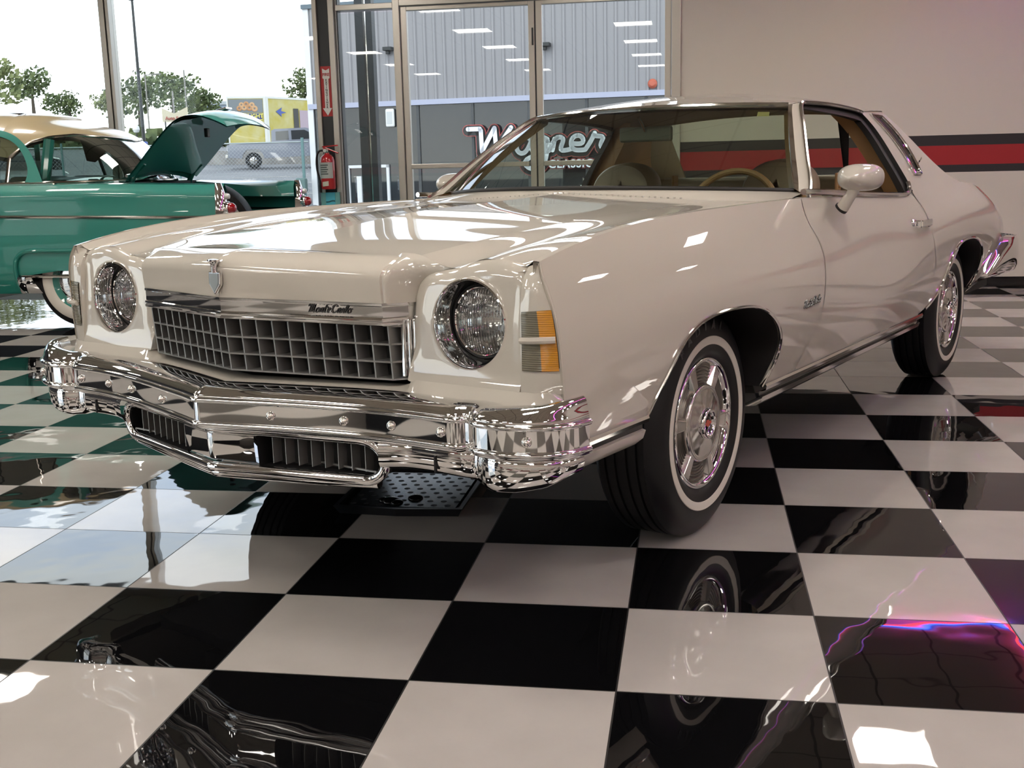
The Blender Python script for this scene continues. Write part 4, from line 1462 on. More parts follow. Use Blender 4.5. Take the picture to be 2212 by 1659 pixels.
# --- rear deck, tail panel, rear bumper ---
xs = np.linspace(-2.93, -4.05, 40); vv = np.linspace(-1, 1, 31)
P = np.zeros((40, 31, 3))
for i, x in enumerate(xs):
    P[i, :, 0] = x; P[i, :, 1] = vv * (float(Ycrest(x)) - .002); P[i, :, 2] = float(Zcrest(x)) + .022 * (1 - np.abs(vv) ** 2.5)
MB().grid(P).build('trunk_lid', M_PAINT, car, out=(0, 0, 1))
tl = []
for z in np.linspace(.78, .50, 8):
    x = np.interp(z, [.50, .60, .70, .78], [-3.96, -4.03, -4.06, -4.05])
    tl.append([(x - .05 * (1 - abs(v) ** 2), v * float(Yside(x, z)[0]), z) for v in vv])
MB().grid(np.array(tl)).build('tail_panel', M_PAINT, car, out=(-1, 0, 0))
def rear_bumper():
    half = [(-4.20, 0), (-4.19, .40), (-4.16, .70), (-4.10, .85), (-4.02, .915), (-3.90, .948), (-3.75, .955), (-3.60, .950), (-3.45, .938), (-3.30, .915)]
    h = smooth_curve(half, 60)
    path = np.concatenate([h[:0:-1] * [1, -1], h])
    rows = []
    for x, y in path:
        t = np.interp(x, [-4.2, -3.85, -3.62, -3.30], [1, 1, .62, .04])
        zt = np.interp(x, [-4.2, -3.72, -3.5, -3.30], [.665, .660, .600, .50]); zb = .47
        h_ = zt - zb
        o = np.array([0, np.sign(y)]) if x > -3.95 else np.array([-1, 0])
        rows.append([(x + o[0] * d, y + o[1] * d, zb + h_ * f) for f, d in ((-.02, -.03), (0, 0), (.15, .012), (.5, .016), (.85, .010), (1, -.004), (1.0, -.06))])
    MB().grid(np.array(rows)).build('rear_bumper', M_CHROME, car, sharp=60)
rear_bumper()

# --- cabin ---
cab = MB()
cab.box2((-2.95, -.78, .40), (-.75, .78, .46))
for s in (1, -1): cab.box2((-2.15, s * .80, .46), (-.80, s * .84, .955))
cab.build('cabin_tub', M_TAN, car, smooth=False)
MB().box2((-2.96, -.80, .955), (-2.40, .80, .985)).build('parcel_shelf', M_SEATV, car, smooth=False)
rs = MB().prism([(-2.20, .50), (-2.36, 1.030), (-2.41, 1.035), (-2.45, 1.02), (-2.46, .50)], 'y', -.70, .70)
rs.build('rear_seat', M_SEATV, car, smooth=False, bevel=.025, bseg=3)
# dash with padded top
d_ = []
for y in np.linspace(-.76, .76, 31):
    k = (abs(y) / .77) ** 2.2
    x0 = -.585 - .29 * k
    d_.append([(x0, y, 1.012 - .02 * k), (-.80 - .10 * k, y, 1.010 - .012 * k), (-.98, y, 1.006), (-1.03, y, .985), (-1.02, y, .94), (-.98, y, .70)])
MB().grid(np.array(d_)).build('dashboard', M_OLIVE, car, sharp=60)
def seat(y, lean=.13):
    pts = []
    for t in np.linspace(0, PI, 25):
        pts.append((.165 * math.cos(t), .985 + .135 * math.sin(t) ** .9))
    prof = [(.255, .52), (.25, .72), (.225, .86)] + pts + [(-.225, .86), (-.25, .72), (-.255, .52)]
    b = MB()
    rows = []
    for dx, k in ((.075, .90), (.055, .97), (.0, 1.0), (-.045, .97), (-.065, .90)):
        rows.append([(-1.62 - (p[1] - .5) * .22 + dx, y + p[0] * k, .52 + (p[1] - .52) * (1 - (1 - k) * .22)) for p in prof])
    P = np.array(rows)
    b.grid(P)
    for row in (P[0], P[-1]):
        c = row.mean(0); k0 = len(b.V)
        b.add([tuple(q) for q in row] + [tuple(c + np.array([.012 if row is P[0] else -.012, 0, .05]))], [(i, i + 1, len(row)) for i in range(len(row) - 1)])
    st = b.build('front_seat', M_SEATV, car, weld=True, out='auto', sharp=40)
    MB().box2((-1.60, y - .26, .46), (-1.10, y + .26, .62)).build('seat_cushion', M_SEATV, st, smooth=False, bevel=.04, bseg=3)
    lv = MB().box((-1.735, y + .250, .99), (.05, .012, .13)); lv.box((-1.735, y + .258, 1.0), (.014, .012, .014))
    lv.build('seat_side_cover', M_TAN, st, smooth=False, bevel=.004)
    return st
seat(.385); seat(-.385)
# steering wheel
sw = MB()
c = Vector((-1.235, .365, .895)); tilt = math.radians(24)
ring = []
for k in range(48):
    t = 2 * PI * k / 48
    ring.append((c.x - .195 * math.sin(t) * math.sin(tilt), c.y + .195 * math.cos(t), c.z + .195 * math.sin(t) * math.cos(tilt)))
sw.tube(ring, .0135, 10, closed=True)
swo = sw.build('steering_wheel', M_TAN, car)
hb = MB().tube([(c.x + .02, c.y, c.z), (c.x - .01, c.y, c.z + .003)], .06, 16).tube([(c.x, c.y - .19, c.z), (c.x, c.y + .19, c.z)], .016, 8).tube([(c.x + .02, c.y, c.z), (c.x + .26, c.y, c.z - .12)], .03, 10)
hb.build('steering_hub', M_OLIVE, swo)
# rear-view mirror
rv = MB().box((-1.20, 0, 1.232), (.022, .245, .062)).build('rear_view_mirror', mat('mirror_back', (.20, .21, .18), .35), car, smooth=False, bevel=.010, bseg=3)
MB().tube([(-1.19, 0, 1.245), (-1.165, 0, 1.275), (-1.135, 0, 1.30)], .007, 8).build('mirror_stem', M_STAIN, rv)
# shoulder belt hanging at the driver's side
MB().add([(-2.03, .575, 1.305), (-2.03, .520, 1.305), (-2.05, .575, .92), (-2.05, .60, .92)], [(0, 1, 3, 2)]).build('shoulder_belt', M_BLACK, car, smooth=False, solid=.004)

# --- door mirrors ---
def door_mirror(s):
    cx, cy, cz = (-.945, .972, 1.045) if s > 0 else (-1.085, .955, 1.042)
    b = MB()
    rows = []
    for t in np.linspace(0, 1, 14):
        x = .085 - .155 * t
        r = math.sin(min(1, t * 1.25 + .02) * PI / 2) ** .75
        row = []
        for k in range(32):
            a = 2 * PI * k / 32
            ca, sa = math.cos(a), math.sin(a)
            row.append((cx + x, s * (cy + .076 * r * math.copysign(abs(ca) ** .8, ca)), cz + .048 * r * math.copysign(abs(sa) ** .8, sa)))
        rows.append(row)
    P = np.array(rows)
    b.grid(P, close_v=True)
    for row, w in ((P[0], 0), (P[-1], -1)):
        c0 = row.mean(0)
        b.add([tuple(q) for q in row] + [tuple(c0)], [(i, (i + 1) % 32, 32) for i in range(32)])
    m_ = b.build('door_mirror', M_PAINT, doors[s], weld=True, out='auto', sharp=50)
    MB().tube([(cx - .010, s * (cy - .006), cz - .03), (cx - .012, s * .950, cz - .06), (cx - .02, s * (.918 if s > 0 else .905), cz - .105)], [.021, .019, .023], 14).build('mirror_stalk', M_PAINT, m_)
    MB().tube([(cx - .020, s * (.917 if s > 0 else .904), cz - .104), (cx - .021, s * (.911 if s > 0 else .898), cz - .110)], .0245, 14).build('mirror_gasket', M_SEAL, m_)
both(door_mirror)

# --- wheels ---
def tread_mat():
    m = mat('tyre_tread_rubber', (.009, .009, .010), .5, spec=.25)
    n = m.node_tree; L = n.links
    t = n.nodes.new('ShaderNodeTexCoord'); s = n.nodes.new('ShaderNodeSeparateXYZ'); L.new(t.outputs['Object'], s.inputs[0])
    at = n.nodes.new('ShaderNodeMath'); at.operation = 'ARCTAN2'; L.new(s.outputs['X'], at.inputs[0]); L.new(s.outputs['Z'], at.inputs[1])
    ad = n.nodes.new('ShaderNodeMath'); ad.operation = 'MULTIPLY_ADD'; ad.inputs[1].default_value = 30.0; L.new(s.outputs['Y'], ad.inputs[0])
    mu = n.nodes.new('ShaderNodeMath'); mu.operation = 'MULTIPLY'; mu.inputs[1].default_value = 70.0; L.new(at.outputs[0], mu.inputs[0]); L.new(mu.outputs[0], ad.inputs[2])
    si = n.nodes.new('ShaderNodeMath'); si.operation = 'SINE'; L.new(ad.outputs[0], si.inputs[0])
    gt = n.nodes.new('ShaderNodeMath'); gt.operation = 'GREATER_THAN'; gt.inputs[1].default_value = -.75; L.new(si.outputs[0], gt.inputs[0])
    bp = n.nodes.new('ShaderNodeBump'); bp.inputs['Strength'].default_value = .8; bp.inputs['Distance'].default_value = .004
    L.new(gt.outputs[0], bp.inputs['Height']); L.new(bp.outputs['Normal'], bsdf(m).inputs['Normal'])
    return m
M_TREAD = tread_mat()
M_LETTER = mat('raised_rubber_lettering', (.035, .035, .036), .35)
M_CAPD = mat('hubcap_dark_ribs', (.20, .18, .16), .35, metal=.9)
M_CAP = mat('brushed_hubcap', (.74, .72, .69), .16, metal=1.0)
def make_wheel(parent):
    w = empty('wheel', (0, 0, 0), 0, parent)
    R = .345
    side_o = [(.193, .086), (.205, .098), (.220, .1065), (.250, .1105), (.275, .1105), (.298, .106), (.318, .096), (.333, .085), (.341, .077)]
    tread = [(R, .072)]
    for gy in (.050, .018, -.018, -.050):
        tread += [(R, gy + .0045), (R - .007, gy + .003), (R - .007, gy - .003), (R, gy - .0045)]
    tread += [(R, -.072)]
    side_i = [(r, -y) for r, y in reversed(side_o)]
    MB().lathe(side_o[:9] + [(R, .072)], 'y', (0, 0, 0), 96).lathe([(R, -.072)] + side_i, 'y', (0, 0, 0), 96).build('tire_sidewall', M_RUBBER, w, out='auto', sharp=40)
    MB().lathe(tread, 'y', (0, 0, 0), 128).build('tire_tread', M_TREAD, w, out='auto', sharp=40)
    MB().lathe([(.2365, .1075), (.2375, .1106), (.25, .1122), (.261, .1122), (.2625, .1104)], 'y', (0, 0, 0), 96).build('whitewall_stripe', M_WW, w)
    for i, ch in enumerate('RADIAL'):
        a = math.radians(127 - i * 11)
        # lettering follows the sidewall, reading clockwise on the outer face
        o = text_obj('tire_lettering', ch, .042, M_LETTER, (-.292 * math.cos(a), .1075, .292 * math.sin(a)), (0, 0, 0), w, .0014, bold=.0016)
        X = Vector((-math.sin(a), 0, -math.cos(a))); Yv = Vector((-math.cos(a), 0, math.sin(a))); Z = Vector((0, 1, 0))
        X = Yv.cross(Z)
        o.matrix_local = Matrix(((X.x, Yv.x, Z.x, -.292 * math.cos(a)), (X.y, Yv.y, Z.y, .1075), (X.z, Yv.z, Z.z, .292 * math.sin(a)), (0, 0, 0, 1)))
    cap = MB().lathe([(.203, .078), (.2035, .090), (.199, .098), (.193, .101), (.187, .098), (.1815, .088), (.179, .079)], 'y', (0, 0, 0), 96).build('hubcap', M_CHROME, w, sharp=60)
    ribs = [(.179, .079)]
    for k in range(6):
        r = .175 - k * .0098
        ribs += [(r, .078), (r - .002, .0815), (r - .0055, .0815), (r - .0075, .078)]
    MB().lathe(ribs + [(.112, .078)], 'y', (0, 0, 0), 96).build('hubcap_ribs', M_CAPD, cap, sharp=30)
    disc = []
    for r, h in [(.118, .078), (.1185, .092), (.1155, .098), (.110, .0995), (.106, .098), (.10, .099), (.08, .103), (.06, .1055), (.046, .107)]:
        disc.append([(r * math.cos(t), h + (.0022 * math.cos(6 * t) * math.sin(PI * (r - .046) / .056) if .046 < r < .102 else 0), r * math.sin(t)) for t in [2 * PI * k / 120 for k in range(120)]])
    MB().grid(np.array(disc), close_v=True).build('hubcap_disc', M_CAP, cap, sharp=60)
    MB().lathe([(.047, .104), (.0465, .114), (.042, .119), (.037, .1185), (.0335, .112), (.031, .106)], 'y', (0, 0, 0), 48).build('hubcap_center', M_CHROME, cap, sharp=60)
    MB().lathe([(.0315, .106), (.02, .1085), (0, .109)], 'y', (0, 0, 0), 32).build('center_badge', M_BLACKG, cap)
    bt = MB().prism([(-.022, .004), (-.010, .004), (-.007, .010), (.010, .010), (.009, .004), (.022, .004), (.020, -.004), (.008, -.004), (.005, -.010), (-.012, -.010), (-.011, -.004), (-.024, -.004)], 'y', .1085, .1105)
    bt.build('badge_mark', mat('badge_red', (.55, .09, .06), .35), cap, smooth=False)
    for k in range(6):
        a = 2 * PI * (k + .12) / 6
        ca, sa = math.cos(a), math.sin(a)
        V = []
        for r, hw, h in ((.116, .013, .094), (.181, .020, .092)):
            for ww, hh in ((-hw - .010, .079), (-hw, h), (hw, h), (hw + .010, .079)):
                V.append((r * ca - ww * sa, hh, r * sa + ww * ca))
        MB().add(V, [(0, 1, 5, 4), (1, 2, 6, 5), (2, 3, 7, 6)]).build('hubcap_spoke', M_CAP, cap, smooth=False, bevel=.002)
    vs = MB().tube([(.208 * math.cos(.9), .088, .208 * math.sin(.9)), (.214 * math.cos(.9), .104, .214 * math.sin(.9))], .004, 8).build('valve', M_STAIN, w)
    bk = MB().lathe([(.20, .05), (.10, .02), (0, .02)], 'y', (0, 0, 0), 48).build('wheel_disc', M_BLACK, w)
    return w
wl = make_wheel(car)
def place_wheel(o, x, y, s, spin, steer=0):
    o.location = (x, y, .345)
    o.rotation_euler = (0, 0, steer if s > 0 else PI + steer)
wheels = [wl] + [copy_tree(wl, car) for _ in range(3)]
place_wheel(wheels[0], .025, .757, 1, 0, math.radians(1.2))
place_wheel(wheels[1], .025, -.757, -1, 0, math.radians(1.2))
place_wheel(wheels[2], -2.89, .735, 1, 0)
place_wheel(wheels[3], -2.89, -.735, -1, 0)

# --- script badges ---
SCRIPT = {   # pen strokes, unit = x-height
 'M': [[(-.35, 1.25), (-.45, 1.5), (-.2, 1.75), (.1, 1.6), (.05, 1.0), (-.1, 0)], [(.05, 1.2), (.45, 1.75), (.5, 1.2), (.4, .05)], [(.5, 1.1), (.95, 1.8), (1.0, 1.2), (.95, .2), (1.15, 0), (1.4, .25)]],
 'o': [[(.75, .75), (.45, .95), (.15, .6), (.2, .1), (.55, 0), (.85, .4), (.75, .85), (1.1, .8)]],
 'n': [[(.1, .85), (.25, .9), (.15, 0)], [(.2, .5), (.5, .95), (.75, .8), (.65, .15), (.85, 0), (1.05, .25)]],
 't': [[(.35, 1.6), (.2, .2), (.4, 0), (.7, .25)], [(.0, 1.05), (.75, 1.15)]],
 'e': [[(.1, .4), (.55, .55), (.65, .9), (.35, .95), (.12, .45), (.3, 0), (.65, .05), (.95, .35)]],
 'C': [[(1.05, 1.3), (1.1, 1.7), (.6, 1.75), (.1, 1.1), (.15, .25), (.6, -.05), (1.1, .25), (1.3, .4)], [(.75, 1.45), (.35, 1.6), (.0, 1.3)]],
 'a': [[(.75, .8), (.45, .95), (.12, .55), (.2, .05), (.5, .1), (.8, .85)], [(.8, .85), (.72, .15), (.9, 0), (1.1, .3)]],
 'r': [[(.1, .4), (.3, 1.0), (.4, .8), (.65, .8), (.55, .2), (.7, 0), (.95, .3)]],
 'l': [[(.1, .3), (.55, 1.3), (.5, 1.75), (.3, 1.6), (.15, .3), (.3, 0), (.6, .3)]],
 ' ': []}
ADV = {'M': 1.45, 'o': 1.05, 'n': 1.1, 't': .72, 'e': .85, 'C': 1.3, 'a': 1.05, 'r': .85, 'l': .6, ' ': .35}
def script_badge(name, word, width, r, parent, mtx, m, shear=.35):
    tot = sum(ADV[c] for c in word)
    k = width / tot
    b = MB(); x = 0
    for ch in word:
        for st in SCRIPT[ch]:
            p = smooth_curve([(x + q[0] + q[1] * shear, q[1]) for q in st], 16) * k
            b.tube([(q[0] - width / 2, q[1] - .5 * k, 0) for q in p], r, 6)
        x += ADV[ch]
    o = b.build(name, m, parent)
    o.matrix_local = mtx
    return o
M_SCRIPT = mat('dark_chrome_script', (.10, .10, .10), .25, metal=.8)
rz_ = math.atan2(.456, -.112)
o_ = script_badge('script_badge', 'Monte Carlo', .118, .0016, hdr, Matrix.Translation((1.094 - .112 * .315 / .456 + .004, .315, .7715)) @ Matrix.Rotation(rz_, 4, 'Z') @ Matrix.Rotation(PI / 2, 4, 'X'), M_SCRIPT)
for s in (1, -1):
    ys_ = float(Yside(-.56, .65)[0])
    X = Vector((-s, 0, 0)); Yv = Vector((0, 0, 1)); Z = Vector((0, s, 0))
    mt = Matrix(((X.x, Yv.x, Z.x, -.558), (X.y, Yv.y, Z.y, s * (ys_ + .003)), (X.z, Yv.z, Z.z, .646), (0, 0, 0, 1))) @ Matrix.Rotation(math.radians(3 * s), 4, 'Z')
    script_badge('script_badge', 'Monte Carlo', .150, .0020, car, mt, M_SCRIPT)
# ------------------------------------------------------------------ the teal and cream fifties sedan by the windows
sed = empty('sedan', (-3.1, 6.28, 0), PI)
tag(sed, 'teal fifties sedan with cream roof and raised trunk lid, parked along the windows', 'car')
_sy = nspline([.24, .34, .55, .80, .95, 1.03, 1.065], [.80, .855, .885, .880, .866, .835, .775])
def sed_y(x, z):
    taper = np.interp(x, [-1.26, -1.0, -.6, 2.6, 3.1, 3.55], [.965, .985, 1, 1, .97, .86])
    return _sy(z) * taper
def sed_top(x): return np.interp(x, [-1.26, -.9, -.3, .5, 1.5, 2.6, 3.5], [1.035, 1.045, 1.062, 1.065, 1.062, 1.05, .97])
def sed_side(s):
    arch = smooth_curve([(.415, .255), (.412, .40), (.395, .515), (.33, .572), (.20, .584), (-.10, .584), (-.36, .575), (-.47, .50), (-.50, .36), (-.50, .30)], 60)
    bot = poly_join(np.array([(3.5, .30), (3.1, .255)]), resample(np.array([(2.95, .255), (2.93, .5), (2.75, .62), (2.45, .62), (2.25, .5), (2.2, .255)]), 30), np.array([(1.2, .25), (.43, .255)]), arch, np.array([(-.9, .33), (-1.2, .36)]))
    n = 180
    bot = resample(bot, n)
    x = np.linspace(3.5, -1.24, n)
    top = np.stack([x, sed_top(x)], 1)
    left = np.stack([np.full(34, 3.5), np.linspace(top[0, 1], bot[0, 1], 34)], 1)
    right = smooth_curve([(-1.24, 1.034), (-1.265, .95), (-1.26, .80), (-1.24, .60), (-1.2, .36)], 34)
    right[0] = top[-1]; right[-1] = bot[-1]
    G = coons(top, bot, left, right)
    lim = sed_top(G[..., 0])
    P = np.stack([G[..., 0], s * sed_y(G[..., 0], G[..., 1] * 1.065 / np.maximum(lim, .97)), G[..., 1]], -1)
    o = MB().grid(P).build('body_side', M_TEAL, sed, out=(0, s, .2), sharp=50)
    # long bright side strip
    xs = np.linspace(3.2, -1.22, 60)
    zs = np.interp(xs, [-1.22, .5, 3.2], [.808, .838, .86])
    MB().tube([(a, s * (float(sed_y(a, b)) + .004), b) for a, b in zip(xs, zs)], .013, 8).build('side_molding', M_STAIN, o)
    # belt strip below the windows
    xb = np.linspace(2.3, .10, 30)
    MB().tube([(a, s * .765, 1.075) for a in xb], .012, 8).build('belt_molding', M_STAIN, o)
    # flared lip round the rear wheel opening and its bright stone shield
    lip = arch[2:]
    MB().tube([(a, s * (float(sed_y(a, b)) + .004), b) for a, b in lip], .016, 8).build('wheel_lip', M_TEAL, o)
    g = []
    for z in np.linspace(.258, .385, 10):
        k = math.sin(PI * (z - .258) / .127) ** .6
        g.append([(.425, s * (float(sed_y(.4, z)) + .003), z), (.40, s * (float(sed_y(.4, z)) + .014 + .012 * k), z), (.33, s * (float(sed_y(.33, z)) + .018 + .014 * k), z), (.24 + (z - .258) * .4, s * (float(sed_y(.3, z)) + .012), z), (.24 + (z - .258) * .4, s * (float(sed_y(.3, z)) - .06), z)])
    MB().grid(np.array(g)).build('stone_shield', M_CHROME, o, sharp=60)
    MB().prism([(.46, .26), (.46, .70), (-.55, .70), (-.55, .30)], 'y', s * .50, s * .52).build('wheel_house', M_BLACK, o, smooth=False)
    MB().add([(.44, s * .52, .66), (-.55, s * .52, .66), (-.55, s * .88, .60), (.44, s * .88, .60)], [(0, 1, 2, 3)]).build('wheel_house_top', M_BLACK, o, smooth=False)
    sk = [(p[0] * .985 - .001, p[1] - .010) for p in arch if p[1] > .385]
    sk = [(sk[0][0], .395)] + sk + [(sk[-1][0], .395)]
    gr = []
    for q in (0, 1):
        gr.append([(p[0], s * (float(sed_y(0, p[1])) - .012), p[1]) if q == 0 else (p[0] * .2, s * (float(sed_y(0, .44)) - .012), .44 + (p[1] - .44) * .2) for p in sk])
    skm = MB().grid(np.array(gr))
    skm.add([tuple(q) for q in gr[1]], [tuple(range(len(gr[1])))])
    skm.build('fender_skirt', M_TEAL, o, out=(0, s, 0))
    MB().tube([(sk[0][0], s * .852, .392), (.2, s * .852, .388), (-.3, s * .852, .388), (sk[-1][0], s * .852, .392)], .012, 8).build('skirt_edge', M_STAIN, o)
    # tail lamp: tall bright housing with a round red glass
    t = empty('tail_lamp', (0, 0, 0), 0, sed)
    rows = []
    for z in np.linspace(.795, 1.05, 16):
        k = (z - .795) / .255
        hw = .052 - .030 * k
        xr = -1.262 - .045 * math.sin(PI * (.15 + .55 * k)) + .05 * k
        rows.append([(-1.215, s * (.835 + hw * .9), z), (xr + .012, s * (.822 + hw), z), (xr, s * (.822 + hw * .3), z), (xr, s * (.822 - hw * .5), z), (xr + .012, s * (.815 - hw), z), (-1.215, s * (.805 - hw * .9), z)])
    h = MB().grid(np.array(rows)).build('lamp_housing', M_CHROME, t, out='auto', sharp=60)
    l = MB().lathe([(0, -.060), (.022, -.055), (.038, -.036), (.042, -.012), (.042, .0)], 'x', (-1.290, s * .812, .868), 28).build('red_lens', M_REDLENS, t)
    MB().lathe([(.041, -.006), (.047, -.010), (.050, .0), (.050, .03)], 'x', (-1.292, s * .812, .868), 28).build('lens_ring', M_CHROME, t)
    MB().lathe([(0, -.03), (.018, -.026), (.024, -.005), (.024, .02)], 'x', (-1.278, s * .818, .955), 20).build('clear_lens', mat('white_lamp_glass', (.7, .7, .68), .08, coat=1), t)
    # deck beside the trunk opening
    d = []
    for x in np.linspace(.12, -1.235, 30):
        zt = float(sed_top(x)); yo = float(sed_y(x, 1.065))
        yi = np.interp(x, [-1.235, -1.1, -.95, -.42, .12], [.70, .62, .585, .575, .60])
        d.append([(x, s * yo, zt), (x, s * (yo * .6 + yi * .4), zt + .010), (x, s * yi, zt + .002 - .035 * np.clip((-.42 - x) / .5, 0, 1)), (x, s * (yi - .005), zt - .12)])
    MB().grid(np.array(d)).build('deck_side', M_TEAL, sed, out=(0, 0, 1), sharp=50)
both(sed_side)
# deck in front of the trunk opening, trunk cavity, tail panel, bumper
dk = [[(x, y, 1.075 + .03 * (1 - (y / .6) ** 2) * np.interp(x, [-.42, .1], [.6, 1]) + np.interp(x, [-.42, .12], [0.0, .01])) for y in np.linspace(-.61, .61, 21)] for x in np.linspace(-.40, .14, 8)]
MB().grid(np.array(dk)).build('rear_deck', M_TEAL, sed, out=(0, 0, 1))
cv = MB()
cv.add([(-.40, -.60, .345), (-.40, .60, .345), (-.40, .60, 1.07), (-.40, -.60, 1.07)], [(0, 1, 2, 3)])
cv.box2((-1.20, -.70, .342), (-.40, .70, .346))
cv.build('trunk_cavity', M_BLACK, sed, smooth=False)
tp = [[(-1.235 + .03 * abs(y) ** 2, y, z) for y in np.linspace(-.80, .80, 21)] for z in (.40, .60, .80)]
MB().grid(np.array(tp)).build('tail_panel', M_TEAL, sed, out=(-1, 0, 0))
MB().tube([(-1.10, .95, .47), (-1.28, .93, .47), (-1.40, .80, .47), (-1.42, 0, .47), (-1.40, -.80, .47), (-1.28, -.93, .47), (-1.10, -.95, .47)], .075, 14).build('rear_bumper', M_CHROME, sed)
MB().box2((-1.1, -.74, .26), (3.3, .74, .34)).build('underbody', M_BLACK, sed, smooth=False)
# hood, simple crowned nose beyond the frame
hd = []
for x in np.linspace(2.3, 3.55, 14):
    hd.append([(x, y, float(sed_top(x)) + .05 * (1 - (y / .8) ** 2) * np.interp(x, [2.3, 3.55], [1, .3])) for y in np.linspace(-.78, .78, 17) * float(sed_y(x, 1.06) / .78)])
MB().grid(np.array(hd)).build('hood', M_TEAL, sed, out=(0, 0, 1))
MB().grid(np.array([[(3.5 + .05 * (1 - (y / .8) ** 2), y, z) for y in np.linspace(-.74, .74, 9)] for z in (.35, .65, .97)])).build('grille', M_CHROME, sed, out=(1, 0, 0))

# roof shell with wraparound rear glass
_a = nspline([1.07, 1.25, 1.391, 1.496, 1.576, 1.63, 1.652], [-.43, -.32, -.174, .05, .33, .66, 1.2])
_b = nspline([1.07, 1.25, 1.39, 1.48, 1.56, 1.62, 1.652], [.745, .665, .612, .555, .44, .26, .02])
def shell(z, th, fwd=0.0):
    b = float(_b(z)); xr = float(_a(z)); x0 = .60
    a = max(x0 - xr, 0.0)
    x = x0 - a * math.copysign(abs(math.sin(th)) ** .92, math.sin(th)) if a > 0 else max(xr, x0)
    return (x + fwd, b * math.copysign(abs(math.cos(th)) ** .85, math.cos(th)), z)
TH1 = math.radians(4.5)
def z_top(th):
    d = math.degrees(min(th, PI - th))
    return float(np.interp(d, [0, 4.5, 9, 16, 28, 45, 65, 90], [1.25, 1.27, 1.33, 1.385, 1.42, 1.435, 1.415, 1.39]))
ths = np.linspace(TH1, PI - TH1, 61)
glass = np.array([[shell(1.078 + (z_top(t) - 1.078) * k, t) for t in ths] for k in np.linspace(0, 1, 14)])
M_SEDGLASS = glass_mat('sedan_window_glass', (.55, .62, .58), 1.3)
rg = MB().grid(glass).build('rear_window', M_SEDGLASS, sed)
MB().tube([tuple(p) for p in glass[-1]], .012, 8).tube([tuple(p) for p in glass[:, 0]], .014, 8).tube([tuple(p) for p in glass[:, -1]], .014, 8).tube([tuple(p) for p in glass[0]], .014, 8).build('window_molding', mat('dark_stainless', (.32, .28, .24), .15, metal=1), rg)
# cream roof: rear dome plus the long top
zl = np.linspace(0, 1, 16) ** 1.0
tc = np.linspace(0, PI, 91)
dome = []
for k in zl:
    row = []
    for t in tc:
        z0 = z_top(t) if TH1 <= t <= PI - TH1 else float(np.interp(math.degrees(min(t, PI - t)), [0, 4.5], [1.285, 1.27]))
        row.append(shell(z0 + (1.648 - z0) * k, t))
    dome.append(row)
rf = MB().grid(np.array(dome)).build('roof', M_CREAM, sed, out=(0, 0, 1), sharp=60)
tp = []
for x in np.linspace(.45, 2.15, 16):
    row = []
    for k in np.linspace(-1, 1, 33):
        y = .585 * k
        z = float(np.interp(x, [.05, .33, .66, 1.0, 1.5], [1.494, 1.574, 1.626, 1.645, 1.652])) - .205 * (.30 * k * k + .70 * abs(k) ** 4.5)
        row.append((x, y, z + .004 - .03 * np.clip((.70 - x) / .25, 0, 1) - .06 * np.clip((x - 1.5) / .65, 0, 1) ** 2))
    tp.append(row)
MB().grid(np.array(tp)).build('roof_top', M_CREAM, rf, out=(0, 0, 1), sharp=60)
MB().grid(np.array(dome[:9]) * [1, .97, 1] - [-.02, 0, .03]).build('headliner', mat('dark_headliner', (.05, .05, .045), .9), rf)
# side glass with the teal sweep of the frame, pillars, windscreen
def gy_(z): return float(_b(z)) + .004
for s in (1, -1):
    qr = smooth_curve([(.345, 1.085), (.335, 1.16), (.395, 1.295), (.50, 1.395), (.68, 1.450)], 30)
    out_ = smooth_curve([(.195, 1.080), (.275, 1.215), (.345, 1.320), (.48, 1.435), (.68, 1.495)], 30)
    f = MB().grid(np.array([[(p[0], s * (gy_(p[1]) + .006), p[1]) for p in c] for c in (out_, out_ * .5 + qr * .5, qr)]))
    top = np.stack([np.linspace(.68, 2.05, 20), np.full(20, 1.450)], 1); top2 = top + [0, .045]
    f.grid(np.array([[(p[0], s * (gy_(p[1]) + .006), p[1]) for p in c] for c in (top2, top)]))
    f.box((1.10, s * (gy_(1.27) + .002), 1.27), (.05, .012, .37))
    fr = f.build('window_frame', M_TEAL, sed)
    MB().grid(np.array([[(qr[i][0], s * (gy_(qr[i][1]) - .004), qr[i][1]) for i in range(30)], [(2.0 - .3 * (qr[i][1] - 1.085), s * (gy_(qr[i][1]) - .004), qr[i][1]) for i in range(30)]])).build('side_glass', M_SEDGLASS, fr)
    MB().tube([(2.25, s * .70, 1.07), (2.02, s * .60, 1.40), (2.0, s * .56, 1.50)], .03, 8).build('front_pillar', M_TEAL, sed)
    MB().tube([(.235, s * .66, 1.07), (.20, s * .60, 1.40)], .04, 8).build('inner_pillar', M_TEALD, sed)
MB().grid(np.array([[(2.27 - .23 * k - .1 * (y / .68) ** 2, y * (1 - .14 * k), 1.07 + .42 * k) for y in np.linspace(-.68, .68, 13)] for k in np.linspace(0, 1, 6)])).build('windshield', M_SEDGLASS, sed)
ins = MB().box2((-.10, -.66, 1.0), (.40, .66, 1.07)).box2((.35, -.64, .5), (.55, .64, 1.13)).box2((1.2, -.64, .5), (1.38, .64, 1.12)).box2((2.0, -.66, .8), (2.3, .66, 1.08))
ins.build('cabin_trim', M_TEALD, sed, smooth=False, bevel=.03)
